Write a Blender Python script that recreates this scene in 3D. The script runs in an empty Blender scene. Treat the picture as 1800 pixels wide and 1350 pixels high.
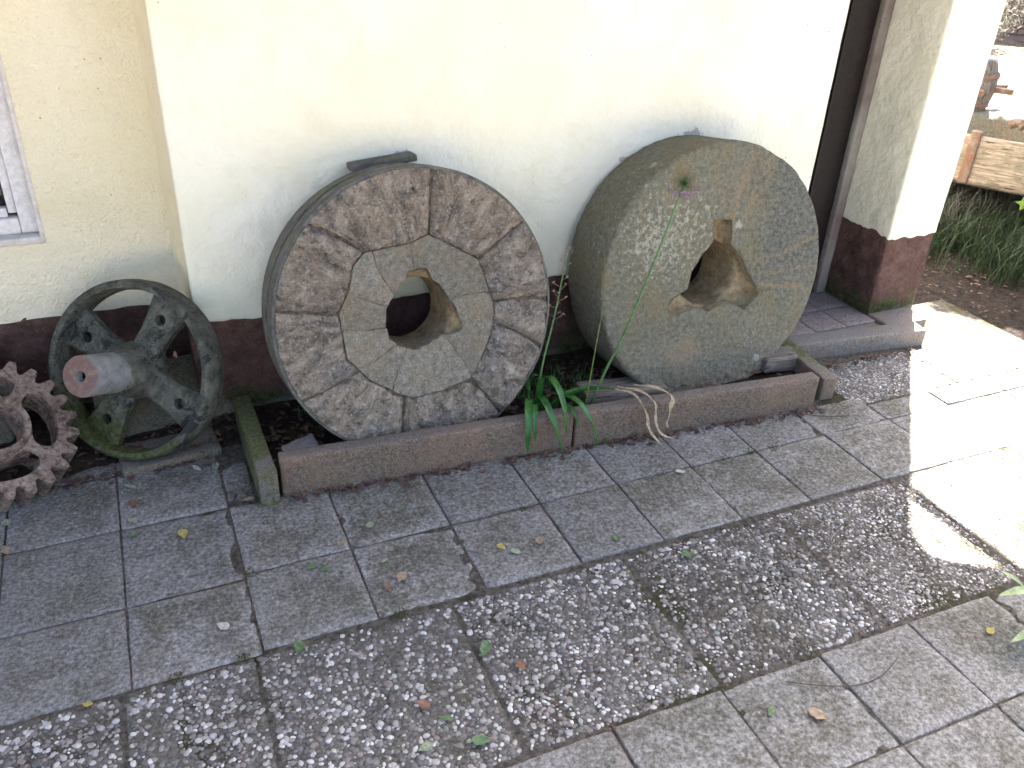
import bpy, bmesh, math, random
import numpy as np
from mathutils import Vector, Matrix

sc = bpy.context.scene
COL = sc.collection
random.seed(7)
R_ = math.radians

# ------------------------------------------------------------------ camera
cam_d = bpy.data.cameras.new('camera'); cam = bpy.data.objects.new('camera', cam_d); COL.objects.link(cam)
_r, _u, _f = (0.91616, -0.39859, 0.04211), (0.16833, 0.47799, 0.86208), (0.36375, 0.78272, -0.50501)
cam.matrix_world = Matrix(((_r[0], _u[0], -_f[0], 0), (_r[1], _u[1], -_f[1], 0), (_r[2], _u[2], -_f[2], 1.65), (0, 0, 0, 1)))
cam_d.sensor_width = 36; cam_d.lens = 36 * 1522.09 / 1800; cam_d.clip_start = 0.02; cam_d.clip_end = 2000
sc.camera = cam

# ------------------------------------------------------------------ sky, sun, exposure
SUN_EL, SUN_AZ = R_(60), R_(45)          # the sun stands behind the house, to the right
w = bpy.data.worlds.new('World'); sc.world = w; w.use_nodes = True
wn = w.node_tree.nodes; wl = w.node_tree.links
sky = wn.new('ShaderNodeTexSky'); sky.sky_type = 'NISHITA'; sky.sun_disc = False
sky.sun_elevation = SUN_EL; sky.sun_rotation = SUN_AZ; sky.air_density = 0.74; sky.dust_density = 6.0; sky.ozone_density = 0.4
wl.new(sky.outputs[0], wn['Background'].inputs[0]); wn['Background'].inputs[1].default_value = 0.055
sun_d = bpy.data.lights.new('sun', 'SUN'); sun_d.energy = 5.0; sun_d.angle = R_(0.53); sun_d.color = (1.0, 0.95, 0.87)
sun = bpy.data.objects.new('sun', sun_d); COL.objects.link(sun)
sdir = Vector((math.sin(SUN_AZ) * math.cos(SUN_EL), math.cos(SUN_AZ) * math.cos(SUN_EL), math.sin(SUN_EL)))
sun.rotation_euler = (-sdir).to_track_quat('-Z', 'Y').to_euler(); sun.location = (4, 4, 7)
sc.view_settings.view_transform = 'Standard'; sc.view_settings.look = 'None'
sc.view_settings.gamma = 1.0; sc.view_settings.use_curve_mapping = False
sc.view_settings.exposure = 3.92

# ------------------------------------------------------------------ helpers
def _h(ix, iy, iz, seed):
    m = np.uint64(0xFFFFFFFF)
    h = (ix.astype(np.int64) * 374761393 + iy.astype(np.int64) * 668265263 + iz.astype(np.int64) * 1274126177 + seed * 974711) .astype(np.uint64) & m
    h = ((h ^ (h >> np.uint64(13))) * np.uint64(1274126177)) & m
    h = ((h ^ (h >> np.uint64(16))) * np.uint64(2246822519)) & m
    h = h ^ (h >> np.uint64(15))
    return (h & np.uint64(0xFFFF)).astype(np.float64) / 32767.5 - 1.0
def vnoise(P, scale=1.0, seed=0):
    P = np.asarray(P, float) * scale
    i = np.floor(P); f = P - i; f = f * f * (3 - 2 * f); i = i.astype(np.int64)
    x, y, z = i[:, 0], i[:, 1], i[:, 2]; fx, fy, fz = f[:, 0], f[:, 1], f[:, 2]
    r = 0
    for dx in (0, 1):
        for dy in (0, 1):
            for dz in (0, 1):
                r = r + _h(x + dx, y + dy, z + dz, seed) * (fx if dx else 1 - fx) * (fy if dy else 1 - fy) * (fz if dz else 1 - fz)
    return r
def fbm(P, scale, octs=4, seed=0, gain=0.5):
    r = 0; a = 1; t = 0
    for o in range(octs):
        r = r + a * vnoise(P, scale * 2 ** o, seed + o * 17); t += a; a *= gain
    return r / t

def np_mesh(name, V, F, smooth=True):
    V = np.asarray(V, np.float32); me = bpy.data.meshes.new(name)
    if isinstance(F, np.ndarray): n = F.shape[1]; idx = F.ravel().astype(np.int32); st = np.arange(0, len(idx), n, dtype=np.int32); nf = len(F)
    else:
        idx = np.array([i for f in F for i in f], np.int32); ln = np.array([len(f) for f in F]); st = np.concatenate(([0], np.cumsum(ln)[:-1])).astype(np.int32); nf = len(F)
    me.vertices.add(len(V)); me.vertices.foreach_set('co', V.ravel())
    me.loops.add(len(idx)); me.loops.foreach_set('vertex_index', idx)
    me.polygons.add(nf); me.polygons.foreach_set('loop_start', st)
    me.polygons.foreach_set('use_smooth', np.full(nf, smooth)); me.update(calc_edges=True); me.validate()
    return me
def link(name, me, mat=None, parent=None, loc=None):
    o = bpy.data.objects.new(name, me); COL.objects.link(o)
    if me is not None and mat is not None and len(me.materials) == 0: me.materials.append(mat)
    if parent is not None: o.parent = parent
    if loc is not None: o.location = loc
    return o
def tag(o, label=None, cat=None, group=None, kind=None):
    if label: o['label'] = label
    if cat: o['category'] = cat
    if group: o['group'] = group
    if kind: o['kind'] = kind
    return o
def thing(name, label, cat, loc=(0, 0, 0), group=None, mat=None):
    o = link(name, None)
    if mat is not None: o.matrix_world = mat
    else: o.location = loc
    return tag(o, label, cat, group)
class MB:
    """collects vertices and faces"""
    def __init__(s): s.V = []; s.F = []
    def add(s, V, F):
        b = len(s.V); s.V += [tuple(v) for v in V]; s.F += [tuple(i + b for i in f) for f in F]
    def box(s, c, d):
        x, y, z = c; a, b, e = d[0] / 2, d[1] / 2, d[2] / 2
        s.add([(x + i * a, y + j * b, z + k * e) for i in (-1, 1) for j in (-1, 1) for k in (-1, 1)],
              [(0, 1, 3, 2), (4, 6, 7, 5), (0, 4, 5, 1), (2, 3, 7, 6), (0, 2, 6, 4), (1, 5, 7, 3)])
    def mesh(s, name, smooth=False): return np_mesh(name, s.V, s.F, smooth)

def rough_box(lo, hi, seg=0.03, rad=0.006, amp=0.002, nscale=12, seed=0, off=(0, 0, 0), fine=0.0, maxn=150, drop=()):
    """rounded box with displaced surface; lo/hi in world, vertices returned relative to off"""
    lo = np.array(lo, float); hi = np.array(hi, float); d = hi - lo
    n = [int(min(maxn, max(3, round(d[k] / seg)))) + 2 for k in range(3)]
    ax = []
    for k in range(3):
        t = np.linspace(0, 1, n[k] - 1); r = min(rad / d[k] * 0.6, .2); t = np.sort(np.concatenate((t, [r, 1 - r]))); ax.append(lo[k] + t * d[k])
    Vs = []; Fs = []; base = 0
    for k in range(3):
        a, b = [i for i in range(3) if i != k]
        for side in (0, 1):
            if (k, side) in drop: continue
            A, B = np.meshgrid(ax[a], ax[b], indexing='ij'); P = np.zeros((A.size, 3)); P[:, a] = A.ravel(); P[:, b] = B.ravel(); P[:, k] = (lo, hi)[side][k]
            na, nb = len(ax[a]), len(ax[b]); i = np.arange(na - 1)[:, None] * nb + np.arange(nb - 1)[None, :]; i = i.ravel() + base
            q = np.stack((i, i + nb, i + nb + 1, i + 1), 1)
            flip = (side == 0) ^ (k == 1)
            if flip: q = q[:, ::-1]
            Vs.append(P); Fs.append(q); base += len(P)
    V = np.concatenate(Vs); F = np.concatenate(Fs)
    inner = np.clip(V, lo + rad, hi - rad); dv = V - inner; L = np.linalg.norm(dv, axis=1, keepdims=True); N = dv / np.maximum(L, 1e-9)
    V = inner + N * rad
    V = V + N * (amp * fbm(V, nscale, 3, seed) + (fine * fbm(V, nscale * 6, 2, seed + 5) if fine else 0))[:, None]
    # weld
    key = np.round(V, 6); _, idx, inv = np.unique(key, axis=0, return_index=True, return_inverse=True); inv = inv.ravel()
    V = V[idx]; F = inv[F]
    return V - np.array(off), F
def rbox(name, lo, hi, mat, parent=None, off=(0, 0, 0), rag=0.0, **kw):
    V, F = rough_box(lo, hi, off=off, **kw)
    if rag: V[:, 2] += rag * (fbm(V * np.array((1, 1, .15)), 13, 4, 77, .6) - .15) * np.clip(1 - (V[:, 2] + off[2] - lo[2]) / .06, 0, 1)
    V = V;  return link(name, np_mesh(name, V, F), mat, parent)
def revolve(prof, n=64, close=False):
    """prof: list of (r, w) -> around local Z"""
    V = []; F = []; m = len(prof)
    for i in range(n):
        a = 2 * math.pi * i / n
        for r, ww in prof: V.append((r * math.cos(a), r * math.sin(a), ww))
    for i in range(n):
        j = (i + 1) % n
        for k in range(m if close else m - 1):
            l = (k + 1) % m; F.append((i * m + k, j * m + k, j * m + l, i * m + l))
    return np.array(V), F
def spline(pts, n):
    pts = [Vector(p) for p in pts]; P = [2 * pts[0] - pts[1]] + pts + [2 * pts[-1] - pts[-2]]; out = []
    m = len(pts) - 1
    for i in range(n + 1):
        t = i / n * m; k = min(int(t), m - 1); t -= k; a, b, c, d = P[k:k + 4]
        out.append(0.5 * ((2 * b) + (c - a) * t + (2 * a - 5 * b + 4 * c - d) * t * t + (3 * b - a - 3 * c + d) * t ** 3))
    return out
def tube(pts, rad, n=8, seg=24, smooth_pts=True):
    C = spline(pts, seg) if smooth_pts else [Vector(p) for p in pts]
    V = []; F = []; m = len(C); up = Vector((0.3, 0.2, 1))
    for i, c in enumerate(C):
        t = (C[min(i + 1, m - 1)] - C[max(i - 1, 0)]).normalized(); s = t.cross(Vector((0.13, 0.97, 0.2)) if abs(t.y) < .9 else Vector((1, 0, 0))).normalized(); q = t.cross(s)
        r = rad(i / (m - 1)) if callable(rad) else rad
        for k in range(n):
            a = 2 * math.pi * k / n; V.append(c + s * (r * math.cos(a)) + q * (r * math.sin(a)))
    for i in range(m - 1):
        for k in range(n): F.append((i * n + k, i * n + (k + 1) % n, (i + 1) * n + (k + 1) % n, (i + 1) * n + k))
    F.append(tuple(range(n - 1, -1, -1))); F.append(tuple((m - 1) * n + k for k in range(n)))
    return V, F
def ribbon(pts, width, seg=20, keel=0.25, side=None, twist=None):
    C = spline(pts, seg); V = []; F = []; m = len(C)
    for i, c in enumerate(C):
        t = (C[min(i + 1, m - 1)] - C[max(i - 1, 0)]).normalized(); s = Vector(side) if side else t.cross(Vector((0, 0, 1)))
        s = (s - t * s.dot(t)).normalized(); q = s.cross(t)
        if q.z < 0: q = -q
        if twist: a = twist(i / (m - 1)); s, q = s * math.cos(a) + q * math.sin(a), q * math.cos(a) - s * math.sin(a)
        h = width(i / (m - 1)) / 2
        V += [c - s * h + q * h * keel, c - s * h * .5 + q * h * keel * .35, c, c + s * h * .5 + q * h * keel * .35, c + s * h + q * h * keel]
    for i in range(m - 1):
        for k in range(4): F.append((i * 5 + k, i * 5 + k + 1, i * 5 + k + 6, i * 5 + k + 5))
    return V, F
def frame_mat(C, lean, yaw):
    n = Vector((math.sin(yaw) * math.cos(lean), -math.cos(yaw) * math.cos(lean), math.sin(lean))); u = Vector((math.cos(yaw), math.sin(yaw), 0)); v = n.cross(u)
    if v.z < 0: v = -v
    return Matrix(((u.x, v.x, n.x, C[0]), (u.y, v.y, n.y, C[1]), (u.z, v.z, n.z, C[2]), (0, 0, 0, 1)))

# ------------------------------------------------------------------ materials
class Mt:
    def __init__(s, name, rough=0.85, spec=0.3):
        s.m = bpy.data.materials.new(name); s.m.use_nodes = True; s.nt = s.m.node_tree; s.b = s.nt.nodes['Principled BSDF']
        s.b.inputs['Roughness'].default_value = rough; s.b.inputs['Specular IOR Level'].default_value = spec
        s._geo = None; s._tc = None; s.nrm = None
    def nd(s, typ, props=None, **ins):
        n = s.nt.nodes.new('ShaderNode' + typ)
        for k, v in (props or {}).items(): setattr(n, k, v)
        for k, v in ins.items():
            key = int(k[1:]) if k[0] == 'i' and k[1:].isdigit() else k.replace('_', ' ')
            s.put(n.inputs[key], v)
        return n
    def put(s, inp, v):
        if hasattr(v, 'is_linked') or isinstance(v, bpy.types.NodeSocket): s.nt.links.new(v, inp)
        elif isinstance(v, tuple) and len(v) == 3 and inp.type == 'RGBA': inp.default_value = (*v, 1)
        else: inp.default_value = v
    @property
    def pos(s):
        if s._geo is None: s._geo = s.nd('NewGeometry')
        return s._geo.outputs['Position']
    @property
    def tc(s):
        if s._tc is None: s._tc = s.nd('TexCoord')
        return s._tc.outputs
    def noise(s, scale, detail=4, rough=0.55, vec=None, dist=0.0, g=1.55):
        o = s.nd('TexNoise', Vector=vec if vec is not None else s.pos, Scale=scale, Detail=detail, Roughness=rough, Distortion=dist).outputs[0]
        return s.math('ADD', s.math('MULTIPLY', o, g), .5 - .5 * g)
    def vor(s, scale, vec=None, feature='F1', rnd=1.0, out='Distance'):
        return s.nd('TexVoronoi', {'feature': feature}, Vector=vec if vec is not None else s.pos, Scale=scale, Randomness=rnd).outputs[out]
    def ramp(s, fac, *stops):
        n = s.nd('ValToRGB'); s.put(n.inputs[0], fac); e = n.color_ramp.elements
        while len(e) < len(stops): e.new(0.5)
        for el, (p, c) in zip(e, stops): el.position = p; el.color = (c, c, c, 1) if not isinstance(c, tuple) else (*c, 1)
        return n.outputs[0]
    def mix(s, fac, a, b, mode='MIX'):
        n = s.nd('MixRGB', {'blend_type': mode}); s.put(n.inputs[0], fac); s.put(n.inputs[1], a); s.put(n.inputs[2], b); return n.outputs[0]
    def math(s, op, a, b=0.0, clamp=False):
        n = s.nd('Math', {'operation': op, 'use_clamp': clamp}); s.put(n.inputs[0], a); s.put(n.inputs[1], b); return n.outputs[0]
    def sep(s, v): return s.nd('SeparateXYZ', i0=v).outputs
    def scale(s, v, xyz): return s.nd('VectorMath', {'operation': 'MULTIPLY'}, i0=v, i1=xyz).outputs[0]
    def spot(s, c, r, vec=None):
        d = s.nd('VectorMath', {'operation': 'DISTANCE'}, i0=vec if vec is not None else s.pos, i1=c).outputs['Value']
        return s.math('SUBTRACT', 1.0, s.math('DIVIDE', d, r), True)
    def rnd(s): return s.nd('ObjectInfo').outputs['Random']
    def attr(s, name): return s.nd('Attribute', {'attribute_name': name}).outputs['Fac']
    def bump(s, h, strength=0.5, dist=0.01):
        n = s.nd('Bump', Strength=strength, Distance=dist, Height=h)
        if s.nrm is not None: s.nt.links.new(s.nrm, n.inputs['Normal'])
        s.nrm = n.outputs[0]; s.nt.links.new(s.nrm, s.b.inputs['Normal'])
    def done(s, col, rough=None):
        s.put(s.b.inputs['Base Color'], col)
        if rough is not None: s.put(s.b.inputs['Roughness'], rough)
        return s.m

def make_plaster(name, base, base2, stip, specks=True, low=None):
    m = Mt(name, 0.9, 0.2)
    big = m.noise(2.2, 4, .6); c = m.mix(m.ramp(big, (.35, 0.0), (.7, 1.0)), base, base2)
    st = m.noise(5.0, 5, .65); c = m.mix(m.math('MULTIPLY', m.ramp(st, (.55, 0.0), (.75, 1.0)), .25), c, (base[0] * .82, base[1] * .80, base[2] * .74))
    if low:      # algae bloom low on the wall beside the stones
        z = m.sep(m.pos)[2]; g = m.math('MULTIPLY', m.ramp(z, (.36, 1.0), (.78, 0.0)), m.ramp(m.noise(4, 5, .6), (.35, 0.0), (.65, 1.0)))
        c = m.mix(m.math('MULTIPLY', g, .55), c, low)
        sq = m.scale(m.pos, (1.0, 1.0, 2.6))
        for cc, r in (((1.905, 2.64, .868 * 2.6), .115), ((.80, 2.64, .872 * 2.6), .075), ((1.62, 2.64, .80 * 2.6), .05)):
            e = m.math('MULTIPLY', m.spot(cc, r, vec=sq), 1.6); e = m.math('ADD', e, m.math('MULTIPLY', m.math('SUBTRACT', m.noise(30, 5, .7), .62), 2.6))
            c = m.mix(m.ramp(e, (.62, 0.0), (.68, .75)), c, (.33, .33, .29))
    if specks:
        v = m.vor(48, vec=m.pos); v2 = m.vor(48, out='Color'); on = m.ramp(m.sep(v2)[0], (.945, 0.0), (.95, 1.0))
        cl = m.ramp(m.noise(1.3, 3, .5), (.50, 0.0), (.68, 1.0))
        dot = m.math('MULTIPLY', m.math('MULTIPLY', m.ramp(v, (.09, 1.0), (.17, 0.0)), on), cl); c = m.mix(m.math('MULTIPLY', dot, .85), c, (.07, .05, .035))
    m.bump(m.noise(9, 4, .6), .5, .025)
    if stip > 0: m.bump(m.noise(115, 3, .6), stip, .008); m.bump(m.ramp(m.vor(95), (.0, 1.0), (.5, 0.0)), stip * .5, .004)
    else: m.bump(m.noise(60, 4, .6), .18, .004)
    return m.done(c)
MAT = {}
MAT['plaster'] = make_plaster('smooth_plaster', (.79, .775, .60), (.82, .81, .67), 0, low=(.62, .69, .53))
MAT['stucco'] = make_plaster('stippled_stucco', (.78, .72, .50), (.80, .75, .56), .62)
MAT['pier'] = make_plaster('lumpy_plaster', (.76, .735, .57), (.79, .77, .64), .2)

def make_plinth():
    m = Mt('brown_plinth_render', 0.85, 0.3)
    c = m.ramp(m.noise(14, 6, .7), (.2, (.062, .034, .027)), (.5, (.125, .068, .054)), (.85, (.20, .125, .102)))
    sp = m.ramp(m.noise(120, 3, .7), (.66, 0.0), (.72, 1.0)); c = m.mix(m.math('MULTIPLY', sp, .35), c, (.30, .24, .20))
    z = m.sep(m.pos)[2]
    gr = m.math('ADD', m.math('MULTIPLY', m.ramp(z, (.04, 1.0), (.24, 0.0)), .65), m.math('MULTIPLY', m.noise(16, 5, .65), .6))
    c = m.mix(m.ramp(gr, (.62, 0.0), (.82, .9)), c, m.ramp(m.noise(60, 4, .6), (.3, (.035, .045, .010)), (.7, (.10, .115, .03))))
    pale = m.math('ADD', m.math('MULTIPLY', m.ramp(z, (.04, 1.0), (.17, 0.0)), .5), m.math('MULTIPLY', m.noise(7, 5, .7), .75))
    c = m.mix(m.ramp(pale, (.72, 0.0), (.9, .8)), c, (.27, .235, .19))
    m.bump(m.noise(38, 5, .7), .9, .02); m.bump(m.noise(160, 3, .6), .5, .004)
    return m.done(c)
MAT['plinth'] = make_plinth()

def make_paver():
    m = Mt('weathered_concrete', 0.88, 0.35); r = m.rnd()
    n2 = m.noise(95, 5, .7, g=2.0); n3 = m.noise(230, 4, .7, g=1.9); n1 = m.noise(34, 6, .66, g=2.0)
    c = m.ramp(n2, (.2, (.085, .083, .080)), (.5, (.190, .187, .181)), (.8, (.325, .320, .312)))
    c = m.mix(m.ramp(n3, (.66, 0.0), (.82, .6)), c, (.46, .46, .45)); c = m.mix(m.ramp(n3, (.16, .6), (.32, 0.0)), c, (.035, .035, .033))
    c = m.nd('HueSaturation', Color=c, Value=m.nd('MapRange', i0=r, i3=.78, i4=1.25).outputs[0]).outputs[0]
    g = m.sep(m.tc['Generated']); ex = m.math('ABSOLUTE', m.math('SUBTRACT', g[0], .5)); ey = m.math('ABSOLUTE', m.math('SUBTRACT', g[1], .5))
    em = m.math('ADD', m.math('MAXIMUM', ex, ey), m.math('MULTIPLY', m.math('SUBTRACT', n1, .5), .12)); edge = m.ramp(em, (.38, 0.0), (.5, 1.0))
    # blackish lichen film, heavier on some slabs and mostly away from the worn rim
    film = m.math('ADD', m.math('ADD', m.math('MULTIPLY', m.noise(5.2, 8, .68, g=1.9), .70), m.math('MULTIPLY', n1, .42)), m.math('SUBTRACT', m.math('MULTIPLY', r, .26), m.math('MULTIPLY', edge, .20)))
    c = m.mix(m.ramp(film, (.47, 0.0), (.84, .82)), c, m.ramp(n2, (.3, (.046, .044, .031)), (.72, (.125, .118, .090)), (.86, (.27, .26, .235))))
    c = m.mix(m.ramp(m.noise(3.4, 6, .7), (.60, 0.0), (.85, .5)), c, m.ramp(n2, (.2, (.14, .14, .137)), (.8, (.37, .37, .36))))
    moss = m.math('ADD', m.math('MULTIPLY', edge, .22), m.noise(12, 7, .75, vec=m.scale(m.pos, (.7, 1.4, 1)), dist=.6))
    c = m.mix(m.ramp(moss, (.78, 0.0), (.95, .8)), c, m.ramp(n1, (.2, (.045, .042, .016)), (.8, (.10, .092, .045))))
    red = m.math('MULTIPLY', m.math('MULTIPLY', edge, m.ramp(m.noise(4.2, 4, .6), (.55, 0.0), (.80, .55))), m.ramp(n1, (.35, .2), (.7, 1.0))); c = m.mix(red, c, (.185, .130, .115))
    m.bump(n2, .45, .004); m.bump(n3, .35, .0015); m.bump(n1, .35, .006)
    return m.done(c, m.ramp(n1, (.3, .75), (.7, .95)))
MAT['paver'] = make_paver()

def make_pebble():
    m = Mt('river_pebbles', 0.6, 0.4); r = m.attr('tone')
    c = m.ramp(r, (.0, (.075, .072, .070)), (.25, (.125, .12, .117)), (.45, (.19, .182, .175)), (.56, (.23, .185, .165)), (.62, (.26, .255, .25)), (.74, (.36, .35, .335)), (1.0, (.58, .57, .545)))
    d = m.noise(5.5, 6, .7); dm = m.ramp(d, (.45, 0.0), (.75, .85)); c = m.mix(dm, c, m.mix(.75, c, (.06, .055, .035)))
    c = m.mix(m.math('MULTIPLY', m.ramp(m.noise(140, 3, .7), (.45, 0.0), (.7, 1.0)), .30), c, (.06, .055, .045))
    m.bump(m.noise(220, 3), .25, .002)
    return m.done(c, m.ramp(r, (.2, .75), (.8, .5)))
MAT['pebble'] = make_pebble()
def make_matrix():
    m = Mt('pebble_slab_mortar', 0.95, 0.2)
    c = m.ramp(m.noise(110, 5, .7), (.3, (.060, .055, .047)), (.7, (.155, .145, .128)))
    c = m.mix(m.ramp(m.noise(5.5, 6, .7), (.56, 0.0), (.78, .8)), c, (.050, .045, .022)); m.bump(m.noise(150, 4, .7), .8, .004)
    return m.done(c)
MAT['matrix'] = make_matrix()
def make_soil(name, a, b, sc_=40):
    m = Mt(name, 0.98, 0.15); n = m.noise(sc_, 6, .7)
    c = m.ramp(n, (.3, a), (.7, b)); c = m.mix(m.ramp(m.noise(5, 4, .6), (.55, 0.0), (.7, .7)), c, (.045, .05, .014))
    m.bump(n, 1.0, .02); m.bump(m.noise(200, 3, .6), .6, .004); return m.done(c)
MAT['soil'] = make_soil('garden_soil', (.018, .013, .010), (.065, .045, .034))
MAT['joint'] = make_soil('joint_dirt', (.070, .062, .052), (.19, .17, .145), 60)
def make_ground():
    m = Mt('gravelly_ground', 0.95, 0.2); n = m.noise(26, 6, .72)
    c = m.ramp(n, (.3, (.12, .095, .075)), (.7, (.34, .29, .25))); sp = m.ramp(m.noise(3.0, 6, .7), (.52, 0.0), (.62, 1.0)); c = m.mix(m.math('MULTIPLY', sp, .7), c, (.10, .085, .045))
    x = m.sep(m.pos); d = m.math('ADD', m.math('MULTIPLY', x[0], -.45), x[1])   # dark earth by the wagon tinted darker for its deep shade, pale gravel farther out
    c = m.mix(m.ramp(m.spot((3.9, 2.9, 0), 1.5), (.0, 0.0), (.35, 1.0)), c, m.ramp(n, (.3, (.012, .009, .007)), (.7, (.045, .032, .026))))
    m.bump(n, 1.0, .03); m.bump(m.vor(60), .4, .01); return m.done(c)
MAT['ground'] = make_ground()

def make_burr():
    """pale quartz of the built-up millstone, dressed in rough radial grooves"""
    m = Mt('burr_quartz', 0.88, 0.3); o = m.tc['Object']; r = m.rnd(); xy = m.sep(o)
    x, y = xy[0], m.math('SUBTRACT', xy[1], .455); an = m.math('ARCTAN2', y, x); rd = m.math('SQRT', m.math('ADD', m.math('MULTIPLY', x, x), m.math('MULTIPLY', y, y)))
    pol = m.nd('CombineXYZ', i0=m.math('ADD', m.math('MULTIPLY', an, .34), m.math('MULTIPLY', r, 9.0)), i1=m.math('MULTIPLY', rd, .40), i2=m.math('MULTIPLY', r, 5.0)).outputs[0]
    off = m.nd('VectorMath', {'operation': 'ADD'}, i0=o, i1=m.nd('CombineXYZ', i0=m.math('MULTIPLY', r, 7.0), i1=m.math('MULTIPLY', r, 3.0)).outputs[0]).outputs[0]
    st = m.noise(30, 7, .66, vec=pol, dist=.5, g=1.9); n1 = m.noise(6, 6, .65, vec=off, dist=.3, g=1.9); n2 = m.noise(48, 5, .65, vec=off, g=2.1); n3 = m.noise(130, 4, .7, vec=off, g=2.0)
    c = m.ramp(st, (.18, (.095, .080, .058)), (.40, (.195, .158, .108)), (.56, (.275, .218, .145)), (.72, (.35, .290, .205)), (.92, (.46, .41, .33)))
    c = m.mix(m.ramp(n1, (.50, 0.0), (.80, .72)), c, m.ramp(n2, (.25, (.085, .082, .072)), (.75, (.27, .262, .235))))
    c = m.mix(m.ramp(n1, (.16, .5), (.36, 0.0)), c, m.mix(.5, c, (.33, .235, .14)))
    c = m.mix(m.ramp(n2, (.12, .75), (.40, 0.0)), c, (.085, .074, .056)); c = m.mix(m.ramp(n2, (.66, 0.0), (.95, .65)), c, (.50, .455, .385))
    c = m.mix(m.ramp(n3, (.66, 0.0), (.80, .5)), c, (.60, .57, .52)); c = m.mix(m.ramp(n3, (.18, .8), (.32, 0.0)), c, (.045, .038, .03))
    pit = m.ramp(m.math('ADD', m.vor(34, vec=off), m.math('MULTIPLY', n2, .16)), (.14, 1.0), (.26, 0.0)); pit = m.math('MULTIPLY', pit, m.ramp(m.noise(13, 3, vec=off), (.48, 0.0), (.62, 1.0)))
    c = m.mix(m.math('MULTIPLY', pit, .75), c, (.045, .038, .03))
    lm = m.math('MULTIPLY', m.ramp(m.math('ADD', m.vor(15, vec=off), m.math('MULTIPLY', n2, .2)), (.26, 1.0), (.42, 0.0)), m.ramp(m.noise(9, 4, vec=off), (.58, 0.0), (.70, .7))); c = m.mix(lm, c, (.082, .082, .070))
    c = m.nd('HueSaturation', Color=c, Saturation=.84, Value=m.nd('MapRange', i0=m.rnd(), i3=.92, i4=1.18).outputs[0]).outputs[0]
    m.bump(st, .9, .014); m.bump(n1, .5, .02); m.bump(n2, 1.0, .010); m.bump(n3, .5, .003); m.bump(m.math('SUBTRACT', 1.0, pit), .8, .008)
    return m.done(c)
MAT['burr'] = make_burr()
MAT['burrjoint'] = make_soil('stone_joint_mortar', (.075, .062, .045), (.23, .19, .14), 55)
def make_greystone():
    m = Mt('grey_hub_stone', 0.9, 0.3); o = m.tc['Object']; n2 = m.noise(50, 6, .72, vec=o, g=1.45); n3 = m.noise(150, 4, .7, vec=o, g=1.5); n1 = m.noise(7, 6, .68, vec=o, g=1.8)
    c = m.ramp(n2, (.2, (.110, .102, .076)), (.5, (.190, .177, .136)), (.8, (.290, .272, .218))); c = m.mix(m.ramp(n1, (.42, 0.0), (.78, .65)), c, (.225, .175, .105))
    c = m.mix(m.ramp(n3, (.62, 0.0), (.72, .5)), c, (.42, .42, .38)); c = m.mix(m.ramp(n3, (.28, .7), (.38, 0.0)), c, (.05, .05, .04))
    c = m.nd('HueSaturation', Color=c, Value=m.nd('MapRange', i0=m.rnd(), i3=.85, i4=1.15).outputs[0]).outputs[0]
    m.bump(n2, .7, .008); m.bump(n3, .5, .003); m.bump(n1, .4, .02); return m.done(c)
MAT['greystone'] = make_greystone()
def make_eye():
    m = Mt('sandy_eye_lining', 0.92, 0.25); o = m.tc['Object']; n = m.noise(30, 6, .7, vec=o)
    c = m.ramp(n, (.25, (.15, .115, .062)), (.55, (.30, .235, .135)), (.85, (.42, .35, .235))); c = m.mix(m.ramp(m.noise(9, 5, .6, vec=o), (.5, 0.0), (.7, .6)), c, (.20, .185, .10))
    m.bump(n, .6, .01); m.bump(m.noise(160, 3, vec=o), .4, .003); return m.done(c)
MAT['eye'] = make_eye()
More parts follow.
